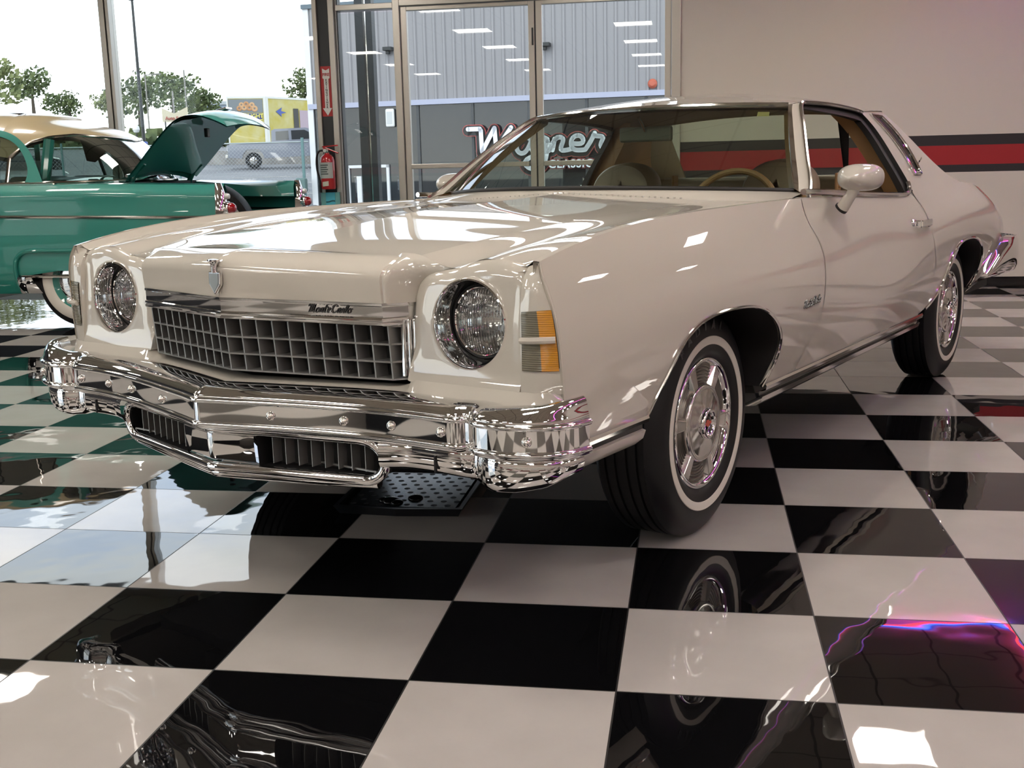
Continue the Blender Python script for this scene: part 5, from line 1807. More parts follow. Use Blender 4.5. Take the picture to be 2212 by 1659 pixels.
# raised trunk lid
lp = smooth_curve([(-.40, 1.105), (-.52, 1.225), (-.64, 1.352), (-.735, 1.445), (-.82, 1.512), (-.91, 1.545), (-1.01, 1.540), (-1.10, 1.490), (-1.15, 1.44)], 40)
def lid_pt(p, y, off):
    # crowned across, corners rounded at the lip
    k = 1 - (abs(y) / .60) ** 2.2
    return (p[0] - .035 * k + off * .72, y, p[1] + .055 * k - off * .70)
def lid_half(i):
    t = i / 39
    return .585 + .02 * math.sin(PI * t) - .14 * max(0, (t - .72) / .28) ** 2
ol = [[lid_pt(p, v * lid_half(i), 0) for v in np.linspace(-1, 1, 33)] for i, p in enumerate(lp)]
lid = MB().grid(np.array(ol)).build('trunk_lid', M_TEAL, sed, out=(-.6, 0, 1), solid=.012)
il = []
for i, p in enumerate(lp[:31]):
    row = []
    for v in np.linspace(-1, 1, 33):
        t = i / 30
        dent = .035 * (0.5 + .5 * math.tanh(18 * (abs(v) - .16))) * (0.5 - .5 * math.tanh(16 * (abs(v) - .86))) * (0.5 + .5 * math.tanh(14 * (t - .14))) * (0.5 - .5 * math.tanh(14 * (t - .86)))
        dent *= 1 - .9 * math.exp(-((t - .5 - .25 * abs(v)) / .06) ** 2)
        row.append(lid_pt(p, v * lid_half(i) * .96, .055 - dent))
    il.append(row)
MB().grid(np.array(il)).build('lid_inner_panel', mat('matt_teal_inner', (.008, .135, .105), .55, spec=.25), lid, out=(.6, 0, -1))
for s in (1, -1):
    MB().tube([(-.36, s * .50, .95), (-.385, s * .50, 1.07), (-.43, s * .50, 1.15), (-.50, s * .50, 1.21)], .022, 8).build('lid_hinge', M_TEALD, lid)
MB().box((-.80, 0, 1.44), (.03, .05, .07)).build('lid_latch', M_DARK, lid, smooth=False, bevel=.006)
MB().box((-.955, 0, 1.612), (.09, .13, .02), rot=Matrix.Rotation(.25, 3, 'Y')).build('lid_handle', M_CHROME, lid, smooth=False, bevel=.006)
# chrome rail across the rear deck
MB().tube([(-.375, y, 1.112 + .028 * (1 - (y / .6) ** 2)) for y in np.linspace(-.55, .55, 21)], .012, 8).build('deck_molding', M_STAIN, sed)
# wheels
def sedan_wheel(parent):
    w = empty('wheel', (0, 0, 0), 0, parent)
    MB().lathe([(.19, -.08), (.26, -.10), (.31, -.09), (.343, -.06), (.348, -.04), (.348, .04), (.343, .06), (.31, .085), (.296, .090)], 'y', (0, 0, 0), 64).build('tire', M_TREAD, w, out='auto')
    MB().lathe([(.297, .088), (.285, .094), (.25, .096), (.225, .092), (.215, .085)], 'y', (0, 0, 0), 64).build('whitewall', M_WW, w)
    MB().lathe([(.217, .085), (.205, .075), (.19, .06), (.165, .055)], 'y', (0, 0, 0), 64).build('rim', M_TEAL, w)
    MB().lathe([(.168, .056), (.165, .075), (.14, .085), (.10, .080), (.07, .09), (.03, .10), (0, .102)], 'y', (0, 0, 0), 48).build('hubcap', M_CHROME, w)
    return w
sw0 = sedan_wheel(sed)
for i, (x, y, r) in enumerate(((-.06, .735, 0), (-.06, -.735, PI), (2.58, .735, 0), (2.58, -.735, PI))):
    o = sw0 if i == 0 else copy_tree(sw0, sed)
    o.location = (x, y, .348); o.rotation_euler = (0, 0, r)
sp = copy_tree(sw0)
sp.parent = None
sp.name = 'spare_wheel'
sp.location = (-3.1 + .735, 6.28 + .12, .705)
sp.rotation_euler = (math.radians(-14), 0, PI + .1)
tag(sp, 'whitewall spare wheel standing in the open trunk of the teal sedan', 'wheel')
# ------------------------------------------------------------------ outside, beyond the glass
M_ASPH = noise_bump(noise_color(mat('pale_asphalt', (.30, .30, .31), .9), (.19, .195, .21), (.28, .28, .285), .35, 5), 3, .2, .05)
M_GREYW = mat('dark_window_glass', (.012, .016, .020), .02, ior=1.6)
M_METAL = mat('white_ribbed_cladding', (.285, .278, .29), .45)
M_FLASH = mat('pale_lavender_flashing', (.40, .42, .54), .5)
M_WFRAME = mat('white_frame_paint', (.72, .73, .74), .5)
M_POST = mat('dark_painted_steel', (.022, .025, .026), .4)

def ground_h(x, y):
    d = math.hypot(x - 1.53, y + 2.19)
    az = math.degrees(math.atan2(x - 1.53, y + 2.19))
    w = min(1, max(0, (-17.2 - az) / 2.0)); w = w * w * (3 - 2 * w)
    return -.06 + w * float(np.interp(d, [0, 16, 33, 46, 60, 80, 110, 170], [0, 0, .26, .72, 1.46, 2.7, 4.0, 6.0]))
gx = np.concatenate([np.linspace(-130, -30, 26), np.linspace(-28, 14, 64), np.linspace(18, 60, 8)])
gy = np.concatenate([np.linspace(8.05, 40, 40), np.linspace(42, 75, 24), np.linspace(80, 180, 16)])
gm = MB().grid(np.array([[(x, y, ground_h(x, y)) for y in gy] for x in gx]))
gm.add([(-130, -60, -.06), (XL - .12, -60, -.06), (XL - .12, 8.05, -.06), (-130, 8.05, -.06)], [(0, 1, 2, 3)])
tag(gm.build('ground', M_ASPH, out=(0, 0, 1)), kind='structure')
# painted bay lines on the lot
def ground_strip(p, q, w, m):
    n = 14
    p, q = np.array(p, float), np.array(q, float)
    d = (q - p) / np.linalg.norm(q - p); nn = np.array([-d[1], d[0]]) * w / 2
    rows = []
    for t in np.linspace(0, 1, n):
        c = p + (q - p) * t
        rows.append([(c[0] + k * nn[0], c[1] + k * nn[1], ground_h(c[0] + k * nn[0], c[1] + k * nn[1]) + .015) for k in (-1, 1)])
    return MB().grid(np.array(rows)).build('parking_line', m)
M_LINE = mat('worn_line_paint', (.62, .60, .52), .8)
for k, (p, q) in enumerate((((-17.5, 41), (-12.2, 43.2)), ((-19.0, 45.5), (-13.2, 47.8)), ((-14.0, 33.5), (-9.8, 35.2)))):
    tag(ground_strip(p, q, .14, M_LINE), ['painted bay line in the middle of the lot behind the fence', 'painted bay line nearest the silver pickup', 'painted bay line just behind the chain-link fence'][k], 'parking line', 'parking bay lines')

# --- metal building across the drive
bld = empty('metal_building', (-9.38, 28.95, -.06), math.atan2(-1.15, 10.3))
tag(bld, 'pale ribbed metal building with dark shop windows, seen through the doors', 'building')
ribs = []
x = 0.0
while x < 16.0:
    for dx, dy in ((0, 0), (.17, 0), (.20, -.05), (.25, -.05), (.28, 0)):
        ribs.append((x + dx, dy))
    x += .28
MB().grid(np.array([[(a, b, z) for z in (2.98, 5.72)] for a, b in ribs])).build('wall_cladding', M_METAL, bld, smooth=False)
MB().box2((-.03, -.05, 0), (.14, .1, 5.72)).build('corner_trim', M_WFRAME, bld, smooth=False)
MB().box2((0, -.09, 2.96), (16, .05, 3.10)).build('flashing', M_FLASH, bld, smooth=False)
MB().box2((-.05, -.10, 5.70), (16, .08, 5.82)).build('roof_edge', mat('blue_grey_trim', (.12, .16, .19), .5), bld, smooth=False)
MB().box2((0, .12, 0), (16, 9, 5.7)).build('building_shell', mat('dark_interior', (.05, .05, .05), .9), bld, smooth=False)
for k in range(10):
    MB().box2((.14 + k * 1.6, .02, .10), (.14 + k * 1.6 + 1.52, .04, 2.95)).build('shop_window', M_GREYW, bld, smooth=False)
mu = MB()
for k in range(11): mu.box2((.06 + k * 1.6, -.02, 0), (.14 + k * 1.6, .06, 2.96))
mu.build('window_mullions', mat('bronze_mullion', (.05, .055, .06), .4), bld, smooth=False)
fr = MB()
for a, b, c, d in ((1.12, -.03, 1.30, 1.36), (2.30, -.03, .0, 1.36), (1.05, -.03, 0, 1.36)):
    pass
fr.box2((1.08, -.05, 0), (1.16, .02, 1.36)); fr.box2((2.30, -.05, 0), (2.38, .02, 1.36)); fr.box2((1.08, -.05, 1.28), (2.38, .02, 1.36)); fr.box2((1.38, -.05, 0), (1.52, .02, 1.05))
fr.build('white_door_frame', M_WFRAME, bld, smooth=False)
for u_, z_ in ((7.03, 4.38), (2.56, 4.49)):
    w = MB().box((u_, -.16, z_), (.26, .24, .10)).box((u_ - .03, -.12, z_ - .09), (.10, .12, .09)).build('wall_lamp', M_POST, bld, smooth=False, bevel=.012)
    w.parent = None
    w.matrix_world = Matrix.Translation((-9.38, 28.95, -.06)) @ Matrix.Rotation(math.atan2(-1.15, 10.3), 4, 'Z')
    tag(w, 'black wall lamp high on the ribbed cladding ' + ('above the right-hand door leaf' if u_ > 5 else 'beside the dark canopy post'), 'wall lamp', 'wall lamps on the metal building')
be = MB().lathe([(.0, -.10), (.06, -.10), (.10, -.07), (.125, -.03), (.125, -.032)], 'y', (9.88, -.055, 3.26), 28).build('alarm_bell', mat('faded_red_bell', (.50, .12, .07), .5))
be.matrix_world = Matrix.Translation((-9.38, 28.95, -.06)) @ Matrix.Rotation(math.atan2(-1.15, 10.3), 4, 'Z')
tag(be, 'round red alarm bell on the ribbed cladding near the striped wall', 'alarm bell')

# --- script sign on the building: white letters, black returns, red outline
sg = empty('shop_sign', (-9.38, 28.95, -.06), math.atan2(-1.15, 10.3))
tag(sg, 'white script shop sign with red outline in front of the dark shop windows', 'sign')
STROKES = [
    [(4.82, 2.19), (5.16, 2.19), (5.19, 2.14), (5.21, 1.58)], [(5.21, 1.58), (5.58, 2.20)], [(5.58, 2.20), (5.62, 1.62)], [(5.62, 1.62), (6.05, 2.20)],
    smooth_curve([(6.62, 1.86), (6.40, 1.93), (6.20, 1.72), (6.26, 1.53), (6.45, 1.55), (6.63, 1.86), (6.62, 1.58), (6.72, 1.55)], 24).tolist(),
    smooth_curve([(7.06, 1.86), (6.86, 1.92), (6.72, 1.74), (6.78, 1.57), (6.95, 1.60), (7.06, 1.86), (7.02, 1.40), (6.86, 1.14), (6.56, 1.10), (6.42, 1.26), (6.60, 1.40), (7.0, 1.52), (7.12, 1.57)], 34).tolist(),
    smooth_curve([(7.12, 1.57), (7.22, 1.78), (7.34, 1.90)], 8).tolist(), smooth_curve([(7.26, 1.86), (7.20, 1.57)], 4).tolist(),
    smooth_curve([(7.24, 1.80), (7.36, 1.90), (7.49, 1.86), (7.44, 1.66), (7.44, 1.57), (7.58, 1.56), (7.76, 1.60)], 20).tolist(),
    smooth_curve([(7.76, 1.73), (8.03, 1.75), (8.02, 1.88), (7.86, 1.93), (7.72, 1.80), (7.76, 1.60), (7.92, 1.55), (8.10, 1.56)], 26).tolist(),
    smooth_curve([(8.10, 1.56), (8.24, 1.76), (8.36, 1.98)], 8).tolist(), smooth_curve([(8.32, 1.92), (8.48, 1.90), (8.58, 1.86), (8.52, 1.66), (8.62, 1.57)], 14).tolist(),
]
def ribbon(mb, pts, w, y):
    pts = [np.array(p) for p in pts]
    for p, q in zip(pts[:-1], pts[1:]):
        d = q - p; L_ = np.linalg.norm(d)
        if L_ < 1e-6: continue
        d /= L_; nn = np.array([-d[1], d[0]]) * w
        mb.add([(p[0] + nn[0], y, p[1] + nn[1]), (q[0] + nn[0], y, q[1] + nn[1]), (q[0] - nn[0], y, q[1] - nn[1]), (p[0] - nn[0], y, p[1] - nn[1])], [(0, 1, 2, 3)])
    for p in pts:
        mb.add([(p[0] + w * math.cos(t), y, p[1] + w * math.sin(t)) for t in [2 * PI * k / 14 for k in range(14)]], [tuple(range(14))])
M_SIGNW = mat('white_sign_acrylic', (.85, .87, .93), .4)
M_SIGNR = mat('red_sign_outline', (.62, .10, .09), .4)
for nm, w, y, m, dx, dz in (('red_outline', .155, -.12, M_SIGNR, -.035, -.035), ('black_letter_return', .135, -.14, M_POST, -.035, -.035), ('white_letter_face', .060, -.22, M_SIGNW, 0, 0)):
    b = MB()
    for st in STROKES:
        ribbon(b, [(p[0] + dx, p[1] + dz + .06) for p in st], w, y)
    b.build(nm, m, sg, smooth=False)
for nm, off, y, m in (('red_outline', .030, -.225, M_SIGNR), ('black_letter_return', .022, -.24, M_POST), ('block_lettering', .004, -.26, M_SIGNW)):
    text_obj(nm, 'CLASSICS', .30, m, (7.78, y, 1.25), (PI / 2, 0, 0), sg, .01, bold=off, spacing=1.12)

# --- canopy post and the things beside it
tag(MB().box2((-2.52, 11.16, -.06), (-2.42, 11.30, 4.2)).box2((-2.42, 11.20, -.06), (-2.385, 11.26, 4.2), 1).box2((-2.385, 11.16, -.06), (-2.31, 11.30, 4.2)).build('canopy_post', [M_POST, M_STAIN], smooth=False),
    'tall dark steel canopy post standing outside the sidelight', 'post')
st_ = MB().box((0, 0, 0), (.26, .10, .50)).build('wall_box', M_WHITE, smooth=False, bevel=.045, bseg=3)
MB().box((0, -.052, 0), (.16, .012, .34)).build('box_cover', mat('pale_plate', (.55, .57, .57), .5), st_, smooth=False)
st_.matrix_world = Matrix.Translation((-9.38, 28.95, -.06)) @ Matrix.Rotation(math.atan2(-1.15, 10.3), 4, 'Z') @ Matrix.Translation((2.49, -.06, 2.64))
tag(st_, 'white rounded box on the dark shop glass, just left of the door frame', 'wall box')

# --- chain-link fence
fence = empty('chain_link_fence', (-9.46, 28.91, .2), math.atan2(-1.20, -3.01))
tag(fence, 'chain-link fence with pale rails crossing the lot behind the teal sedan', 'fence')
FL = 15.0
def fz(u): 
    a = math.atan2(-1.20, -3.01)
    return ground_h(-9.46 + u * math.cos(a), 28.91 + u * math.sin(a)) - .2
MB().tube([(0, 0, 1.80), (FL, 0, 1.68)], .022, 8).build('top_rail', mat('galvanised_steel', (.38, .43, .44), .4, metal=.6), fence)
wm = MB()
k = -1.6
while k < FL:
    for s in (1, -1):
        a = (max(0, k), 0, 0); 
        x0, z0, x1, z1 = k, (.05 if s > 0 else 1.72), k + 1.67, (1.72 if s > 0 else .05)
        if x0 < 0:
            z0 += (z1 - z0) * (-x0) / (x1 - x0); x0 = 0
        if x1 > FL: continue
        wm.add([(x0, 0, z0), (x0 + .010, 0, z0), (x1 + .010, 0, z1), (x1, 0, z1)], [(0, 1, 2, 3)])
    k += .105
wm.build('wire_mesh', mat('galvanised_wire', (.40, .42, .43), .5, metal=.4), fence, smooth=False)
for u_ in (0.17, 3.6, 6.7, 9.8, 12.9):
    MB().tube([(u_, .03, fz(u_) - .1), (u_, .03, 1.92 - u_ * .008)], .045 if u_ < 1 else .03, 10).build('fence_post', mat('green_fence_post', (.13, .24, .24), .5), fence)
gb = MB().box((-9.62, 28.62, .78), (.30, .24, .40)).box((-9.62, 28.62, .50), (.14, .12, .24)).build('utility_box', mat('grey_green_box', (.12, .19, .18), .5), smooth=False, bevel=.05, bseg=3)
tag(gb, 'grey-green utility box fixed low on the fence post', 'utility box')

# retaining wall behind the lot
rw = MB()
P = []
for t in np.linspace(0, 1, 12):
    x, y = -27.5 + 9.5 * t, 56.5 + 1.6 * t
    h = ground_h(x, y)
    P.append([(x, y, h - .2), (x, y, h + .85 - .3 * t), (x + .1, y + .35, h + .85 - .3 * t), (x + .1, y + .35, h - .2)])
tag(rw.grid(np.array(P)).build('retaining_wall', noise_color(mat('stained_concrete', (.30, .28, .26), .9), (.22, .21, .2), (.36, .34, .31), 1.5), smooth=False), kind='structure')

# --- silver pickup climbing the lot
def pickup():
    a = math.atan2(1.57, 4.08)
    t = empty('pickup_truck', (-21.1, 53.4, ground_h(-21.1, 53.4)), a)
    t.rotation_euler = (0, -math.radians(2), a)
    tag(t, 'silver crew-cab pickup truck driving up the lot beyond the fence', 'pickup truck')
    m = mat('silver_paint', (.22, .235, .28), .30, metal=.35, coat=.8)
    prof = [(-1.22, .62), (-1.24, 1.25), (.98, 1.28), (1.02, 1.86), (1.18, 1.93), (2.75, 1.93), (3.0, 1.86), (3.62, 1.34), (4.55, 1.24), (4.75, 1.05), (4.78, .62), (4.30, .55), (4.25, .80), (4.05, 1.0), (3.65, 1.0), (3.45, .80), (3.40, .50), (.55, .50), (.50, .75), (.30, .97), (-.30, .97), (-.50, .75), (-.55, .55)]
    MB().prism(prof, 'y', -.98, .98).build('body', m, t, smooth=False)
    g = mat('tinted_truck_glass', (.03, .035, .04), .05, coat=1)
    for s in (1, -1):
        for q in ([(1.22, 1.36), (1.24, 1.80), (1.88, 1.82), (1.88, 1.36)], [(2.02, 1.36), (2.02, 1.82), (2.70, 1.82), (3.05, 1.62), (3.15, 1.36)]):
            MB().prism(q, 'y', s * .975, s * .99).build('side_window', g, t, smooth=False)
        MB().box((3.0, s * 1.08, 1.40), (.14, .20, .16)).build('door_mirror', M_DARK, t, smooth=False, bevel=.03)
        MB().box((-1.235, s * .90, 1.08), (.05, .14, .26)).build('tail_lamp', M_WHITE, t, smooth=False)
    for x_ in (0, 3.85):
        for s in (1, -1):
            w = MB().lathe([(.20, -.13), (.38, -.13), (.41, -.08), (.41, .08), (.38, .13), (.27, .13)], 'y', (x_, s * .86, .41), 28).build('tire', M_RUBBER, t)
            MB().lathe([(.27, s * .12), (.24, s * .08), (.08, s * .10), (0, s * .11)], 'y', (x_, s * .86, .41), 20).build('wheel_rim', M_SATIN, w)
            sp_ = MB()
            for k in range(6): sp_.box((x_ + .15 * math.cos(k * PI / 3), s * .98, .41 + .15 * math.sin(k * PI / 3)), (.05, .02, .20), rot=Matrix.Rotation(PI / 2 - k * PI / 3, 3, 'Y'))
            sp_.build('wheel_spokes', M_CHROME, w, smooth=False)
    bu = MB().box((-1.30, 0, .68), (.14, 1.9, .20)).build('rear_bumper', M_STAIN, t, smooth=False, bevel=.03)
    return t
pickup()
# a second truck bed seen over the pickup
rk = empty('flatbed_truck', (-22.0, 60.6, ground_h(-22.0, 60.6)), math.atan2(1.57, 4.08))
tag(rk, 'white truck rear with two red tail lamps behind the silver pickup', 'truck')
MB().box((0, 0, .95), (1.2, 2.6, .55)).build('body', M_WFRAME, rk, smooth=False, bevel=.03)
MB().box((.3, 0, .55), (1.6, 2.0, .30)).build('chassis', M_POST, rk, smooth=False)
for s in (1, -1): MB().box((.2 + s * .9 - .3, -1.32, .98), (.22, .05, .16)).build('tail_lamp', mat('lit_red_lamp', (.6, .02, .02), .3, emit=(1, .05, .03), emit_strength=1.5), rk, smooth=False)
for s in (1, -1): MB().lathe([(0, -.12), (.36, -.12), (.38, 0), (.36, .12), (0, .12)], 'y', (s * .35, -1.0, .38), 18).build('tire', M_RUBBER, rk)

# --- yellow donut trailer
tr = empty('box_trailer', (-27.7, 72.3, ground_h(-27.7, 72.3)), 0)
tag(tr, 'yellow box trailer printed with a donut picture, towering behind the pickup', 'trailer')
fa = np.array([-2.45, -1.0]) / 2.646; fb_ = np.array([.42, .91]); fb_ = fb_ / np.linalg.norm(fb_)
WF, LS, HT, Z0 = 2.62, 15.0, 3.75, .45
c0 = np.array([0, 0]); c1 = c0 + fa * WF; c2 = c0 + fb_ * LS; c3 = c2 + fa * WF
V = [(*c, z) for z in (Z0, HT) for c in (c0, c1, c3, c2)]
M_YEL = noise_color(mat('yellow_vinyl_wrap', (.62, .52, .10), .6), (.46, .38, .06), (.52, .47, .22), 1.2)
MB().add(V, [(0, 1, 5, 4), (1, 2, 6, 5), (2, 3, 7, 6), (3, 0, 4, 7), (4, 5, 6, 7), (3, 2, 1, 0)]).build('trailer_box', M_YEL, tr, smooth=False)
def on_front(u, z, off=.02):      # u from the near corner towards the left end
    nrm_ = np.array([-fa[1], fa[0]]); nrm_ = nrm_ if nrm_[1] < 0 else -nrm_
    p = c0 + fa * u + nrm_ * off
    return (p[0], p[1], z)
def on_side(u, z, off=.02):
    nrm_ = np.array([fb_[1], -fb_[0]])
    p = c0 + fb_ * u + nrm_ * off
    return (p[0], p[1], z)
def quad(f, u0, u1, z0, z1, off, name, m):
    return MB().add([f(u0, z0, off), f(u1, z0, off), f(u1, z1, off), f(u0, z1, off)], [(0, 1, 2, 3)]).build(name, m, tr, smooth=False)
M_TRW = mat('white_trailer_trim', (.66, .66, .62), .5)
for z0, z1 in ((HT - .14, HT), (Z0, Z0 + .10)):
    quad(on_front, 0, WF, z0, z1, .03, 'trailer_trim', M_TRW); quad(on_side, 0, LS, z0, z1, .03, 'trailer_trim', M_TRW)
quad(on_front, -.02, .16, Z0, HT, .035, 'trailer_trim', M_TRW); quad(on_front, WF - .1, WF, Z0, HT, .035, 'trailer_trim', M_TRW)
quad(on_side, -.0, .22, Z0, HT, .035, 'trailer_trim', M_TRW)
quad(on_front, .20, WF - .12, 2.66, 3.56, .03, 'picture_panel', mat('picture_grey', (.19, .21, .22), .6))
for k, (u_, z_, r_) in enumerate(((.75, 2.92, .22), (1.10, 2.98, .22), (1.45, 3.0, .21), (1.78, 2.94, .19), (.92, 3.16, .20), (1.30, 3.22, .20), (1.62, 3.18, .18))):
    dn = MB()
    R_, q_ = r_ * .62, r_ * .36
    rows = []
    for a in np.linspace(0, 2 * PI, 20, endpoint=False):
        rows.append([on_front(u_ + (R_ + q_ * math.cos(b)) * math.cos(a), z_ + (R_ + q_ * math.cos(b)) * math.sin(a), .035 + .03 * max(0, math.sin(b))) for b in np.linspace(0, PI, 7)])
    dn.grid(np.array(rows), close_u=True).build('donut_picture', mat('glazed_brown', (.46, .24, .11), .5) if k % 2 else mat('glazed_tan', (.55, .33, .17), .5), tr)
quad(on_front, .30, 1.85, 1.86, 2.60, .033, 'name_panel', mat('dark_blue_vinyl', (.03, .05, .20), .5))
ang_f = math.atan2(-fa[1], -fa[0])
for tx, z_, u_ in (('DAYLIGHT', 2.42, 1.08), ('DONUTS', 2.06, 1.0)):
    p = on_front(u_, z_, .05)
    text_obj('trailer_lettering', tx, .36, mat('yellow_lettering', (.72, .64, .12), .5), p, (PI / 2, 0, ang_f), tr, .005, bold=.012)
for k, (u_, w_) in enumerate(((2.6, .5), (6.4, .6))):
    quad(on_side, u_, u_ + w_, .9, 3.0, .04, 'serving_hatch', M_DARK)
    quad(on_side, u_ + w_ + .1, u_ + w_ + 1.6, .9, 2.9, .04, 'pink_panel', mat('pink_grey_panel', (.42, .33, .38), .6))
MB().add([on_side(.9, 2.75, .04), on_side(1.5, 3.05, .04), on_side(1.4, 2.8, .04), on_side(1.9, 2.7, .04), on_side(1.4, 2.6, .04), on_side(1.45, 2.4, .04)], [(0, 1, 2, 3, 4, 5)]).build('blue_arrow', mat('blue_vinyl', (.05, .09, .35), .5), tr, smooth=False)
for u_ in (1.2, 12.5, 13.6): MB().lathe([(0, -.12), (.42, -.12), (.45, 0), (.42, .12), (0, .12)], 'x', (fb_[0] * u_ - .3, fb_[1] * u_ + .2, .45), 20).build('trailer_wheel', M_RUBBER, tr)

# --- discount shop behind
ds = empty('discount_shop', (-47.2, 107.6, ground_h(-47.2, 107.6)), math.atan2(.96, 2.18))
tag(ds, 'grey-blue shop with a yellow fascia sign beside the donut trailer', 'shop')
MB().box2((-1.2, 0, 0), (7, 7, 4.2)).build('shop_wall', mat('grey_blue_wall', (.26, .31, .38), .8), ds, smooth=False)
MB().box2((-1.3, -.1, 3.95), (7.1, 7, 4.3)).build('shop_parapet', mat('pale_grey_parapet', (.46, .50, .52), .8), ds, smooth=False)
MB().box2((.35, -.15, 1.2), (3.2, -.02, 3.35)).build('fascia_sign', mat('yellow_fascia', (.72, .62, .09), .6), ds, smooth=False)
text_obj('sign_lettering', 'DOLLAR', .72, mat('black_lettering', (.03, .03, .02), .6), (1.62, -.18, 2.72), (PI / 2, 0, 0), ds, .01, bold=.03)
text_obj('sign_lettering', 'GENERAL', .60, MATS['black_lettering'], (1.62, -.18, 1.85), (PI / 2, 0, 0), ds, .01, bold=.03)
# --- cream car-lot board
cb = empty('lot_sign', (-37.7, 78.8, ground_h(-37.7, 78.8)), math.atan2(.63, 1.3))
tag(cb, 'cream roadside board with red lettering before the trees', 'sign')
MB().add([(-.8, 0, 2.1), (1.1, 0, 2.1), (1.1, 0, 3.25), (.1, 0, 2.75), (-.8, 0, 3.15)], [(0, 1, 2, 3, 4)]).build('board', mat('cream_board', (.58, .52, .38), .7), cb, smooth=False, solid=.06)
text_obj('board_lettering', 'Auto Sales', .34, mat('dark_red_lettering', (.35, .05, .03), .6), (.15, -.07, 2.38), (PI / 2, 0, 0), cb, .01, bold=.01)
for s in (-.6, .9): MB().tube([(s, .05, -.1), (s, .05, 2.2)], .06, 8).build('board_post', M_POST, cb)

# --- lamp standards and poles
lp_ = empty('street_lamp', (-19.1, 37.8, ground_h(-19.1, 37.8)), math.radians(-24))
tag(lp_, 'tall dark double-headed street lamp standing left of the trees', 'street lamp')
MB().tube([(0, 0, 0), (0, 0, 3.5), (0, 0, 6.9)], [.075, .062, .045], 12).build('pole', M_POST, lp_)
MB().tube([(-.34, 0, 7.36), (-.34, 0, 7.12), (-.22, 0, 6.98), (0, 0, 6.92), (.20, 0, 6.98), (.30, 0, 7.12), (.30, 0, 7.34)], .028, 8).build('lamp_arm', M_POST, lp_)
MB().box((-.52, 0, 7.38), (.50, .26, .06)).build('lamp_head', M_POST, lp_, smooth=False, bevel=.02)
MB().box((.26, 0, 7.40), (.30, .26, .10), rot=Matrix.Rotation(math.radians(55), 3, 'Y')).build('lamp_head', M_POST, lp_, smooth=False, bevel=.02)
def pole(x, y, h, label, arm=0):
    z = ground_h(x, y)
    t = MB().tube([(x, y, z - .1), (x, y, z + h)], .07, 8)
    if arm: t.tube([(x, y, z + h - .1), (x + arm * .92, y + arm * .39, z + h)], .045, 6).box((x + arm * .92, y + arm * .39, z + h), (.7, .3, .12))
    tag(t.build('utility_pole', mat('grey_wood_pole', (.26, .25, .23), .8)), label, 'pole')
pole(-46.6, 92.3, 6.3, 'thin grey pole with one lamp arm by the mullion trees', 1.0)
pole(-43.0, 92.5, 6.6, 'thin bare pole rising over the cream board')
pole(-40.6, 85.0, 4.6, 'short yellowish pole among the trees left of the cream board')
ln = MB().tube([(-17.0, 33.25, ground_h(-17, 33.25)), (-17.0, 33.25, 2.55)], .03, 8).build('post_lantern', M_POST)
tag(ln, 'small post lantern with a white globe seen over the sedan roof', 'lantern')
MB().lathe([(0, -.11), (.08, -.09), (.12, 0), (.10, .10), (.03, .17), (0, .18)], 'z', (-17.0, 33.25, 2.68), 14).build('lantern_globe', M_WHITE, ln)
bb = MB().box((-16.6, 33.0, 2.06), (.16, .16, .42)).box((-16.6, 33.0, 1.1), (.07, .07, 1.7)).build('parking_meter', mat('royal_blue_enamel', (.03, .09, .45), .4), smooth=False, bevel=.03)
tag(bb, 'small blue box on a post just right of the white lantern', 'box on post')

# --- parked white cars seen through the sedan's glass
def parked(x, y, rz, label, col):
    t = empty('parked_car', (x, y, ground_h(x, y)), rz)
    tag(t, label, 'parked car')
    prof = [(-2.2, .30), (-2.3, .75), (-2.1, .98), (-1.5, 1.04), (-.95, 1.42), (.35, 1.46), (1.05, 1.04), (2.0, .92), (2.3, .70), (2.28, .30)]
    MB().prism(prof, 'y', -.86, .86).build('body', mat(col, (.70, .74, .80) if 'white' in col else (.36, .42, .52), .3, coat=.8), t, smooth=False, bevel=.07, bseg=2)
    for s in (1, -1):
        MB().prism([(-1.25, 1.06), (-.88, 1.36), (-.32, 1.38), (-.32, 1.04)], 'y', s * .855, s * .872).build('side_window', M_GREYW, t, smooth=False)
        MB().prism([(-.24, 1.04), (-.24, 1.38), (.30, 1.39), (.85, 1.06)], 'y', s * .855, s * .872).build('side_window', M_GREYW, t, smooth=False)
        for x_ in (-1.4, 1.4): MB().lathe([(0, -.1), (.30, -.1), (.32, 0), (.30, .1), (0, .1)], 'y', (x_, s * .80, .32), 18).build('wheel', M_RUBBER, t)
    MB().add([(.40, -.74, 1.47), (.40, .74, 1.47), (1.12, .78, 1.055), (1.12, -.78, 1.055)], [(0, 1, 2, 3)]).build('windshield', M_GREYW, t, smooth=False)
parked(-18.5, 29.0, math.radians(-70), 'white parked car seen through the teal sedan rear glass', 'white_car_paint')
parked(-22.5, 30.0, math.radians(-68), 'pale blue parked car seen through the sedan side glass', 'pale_blue_car_paint')

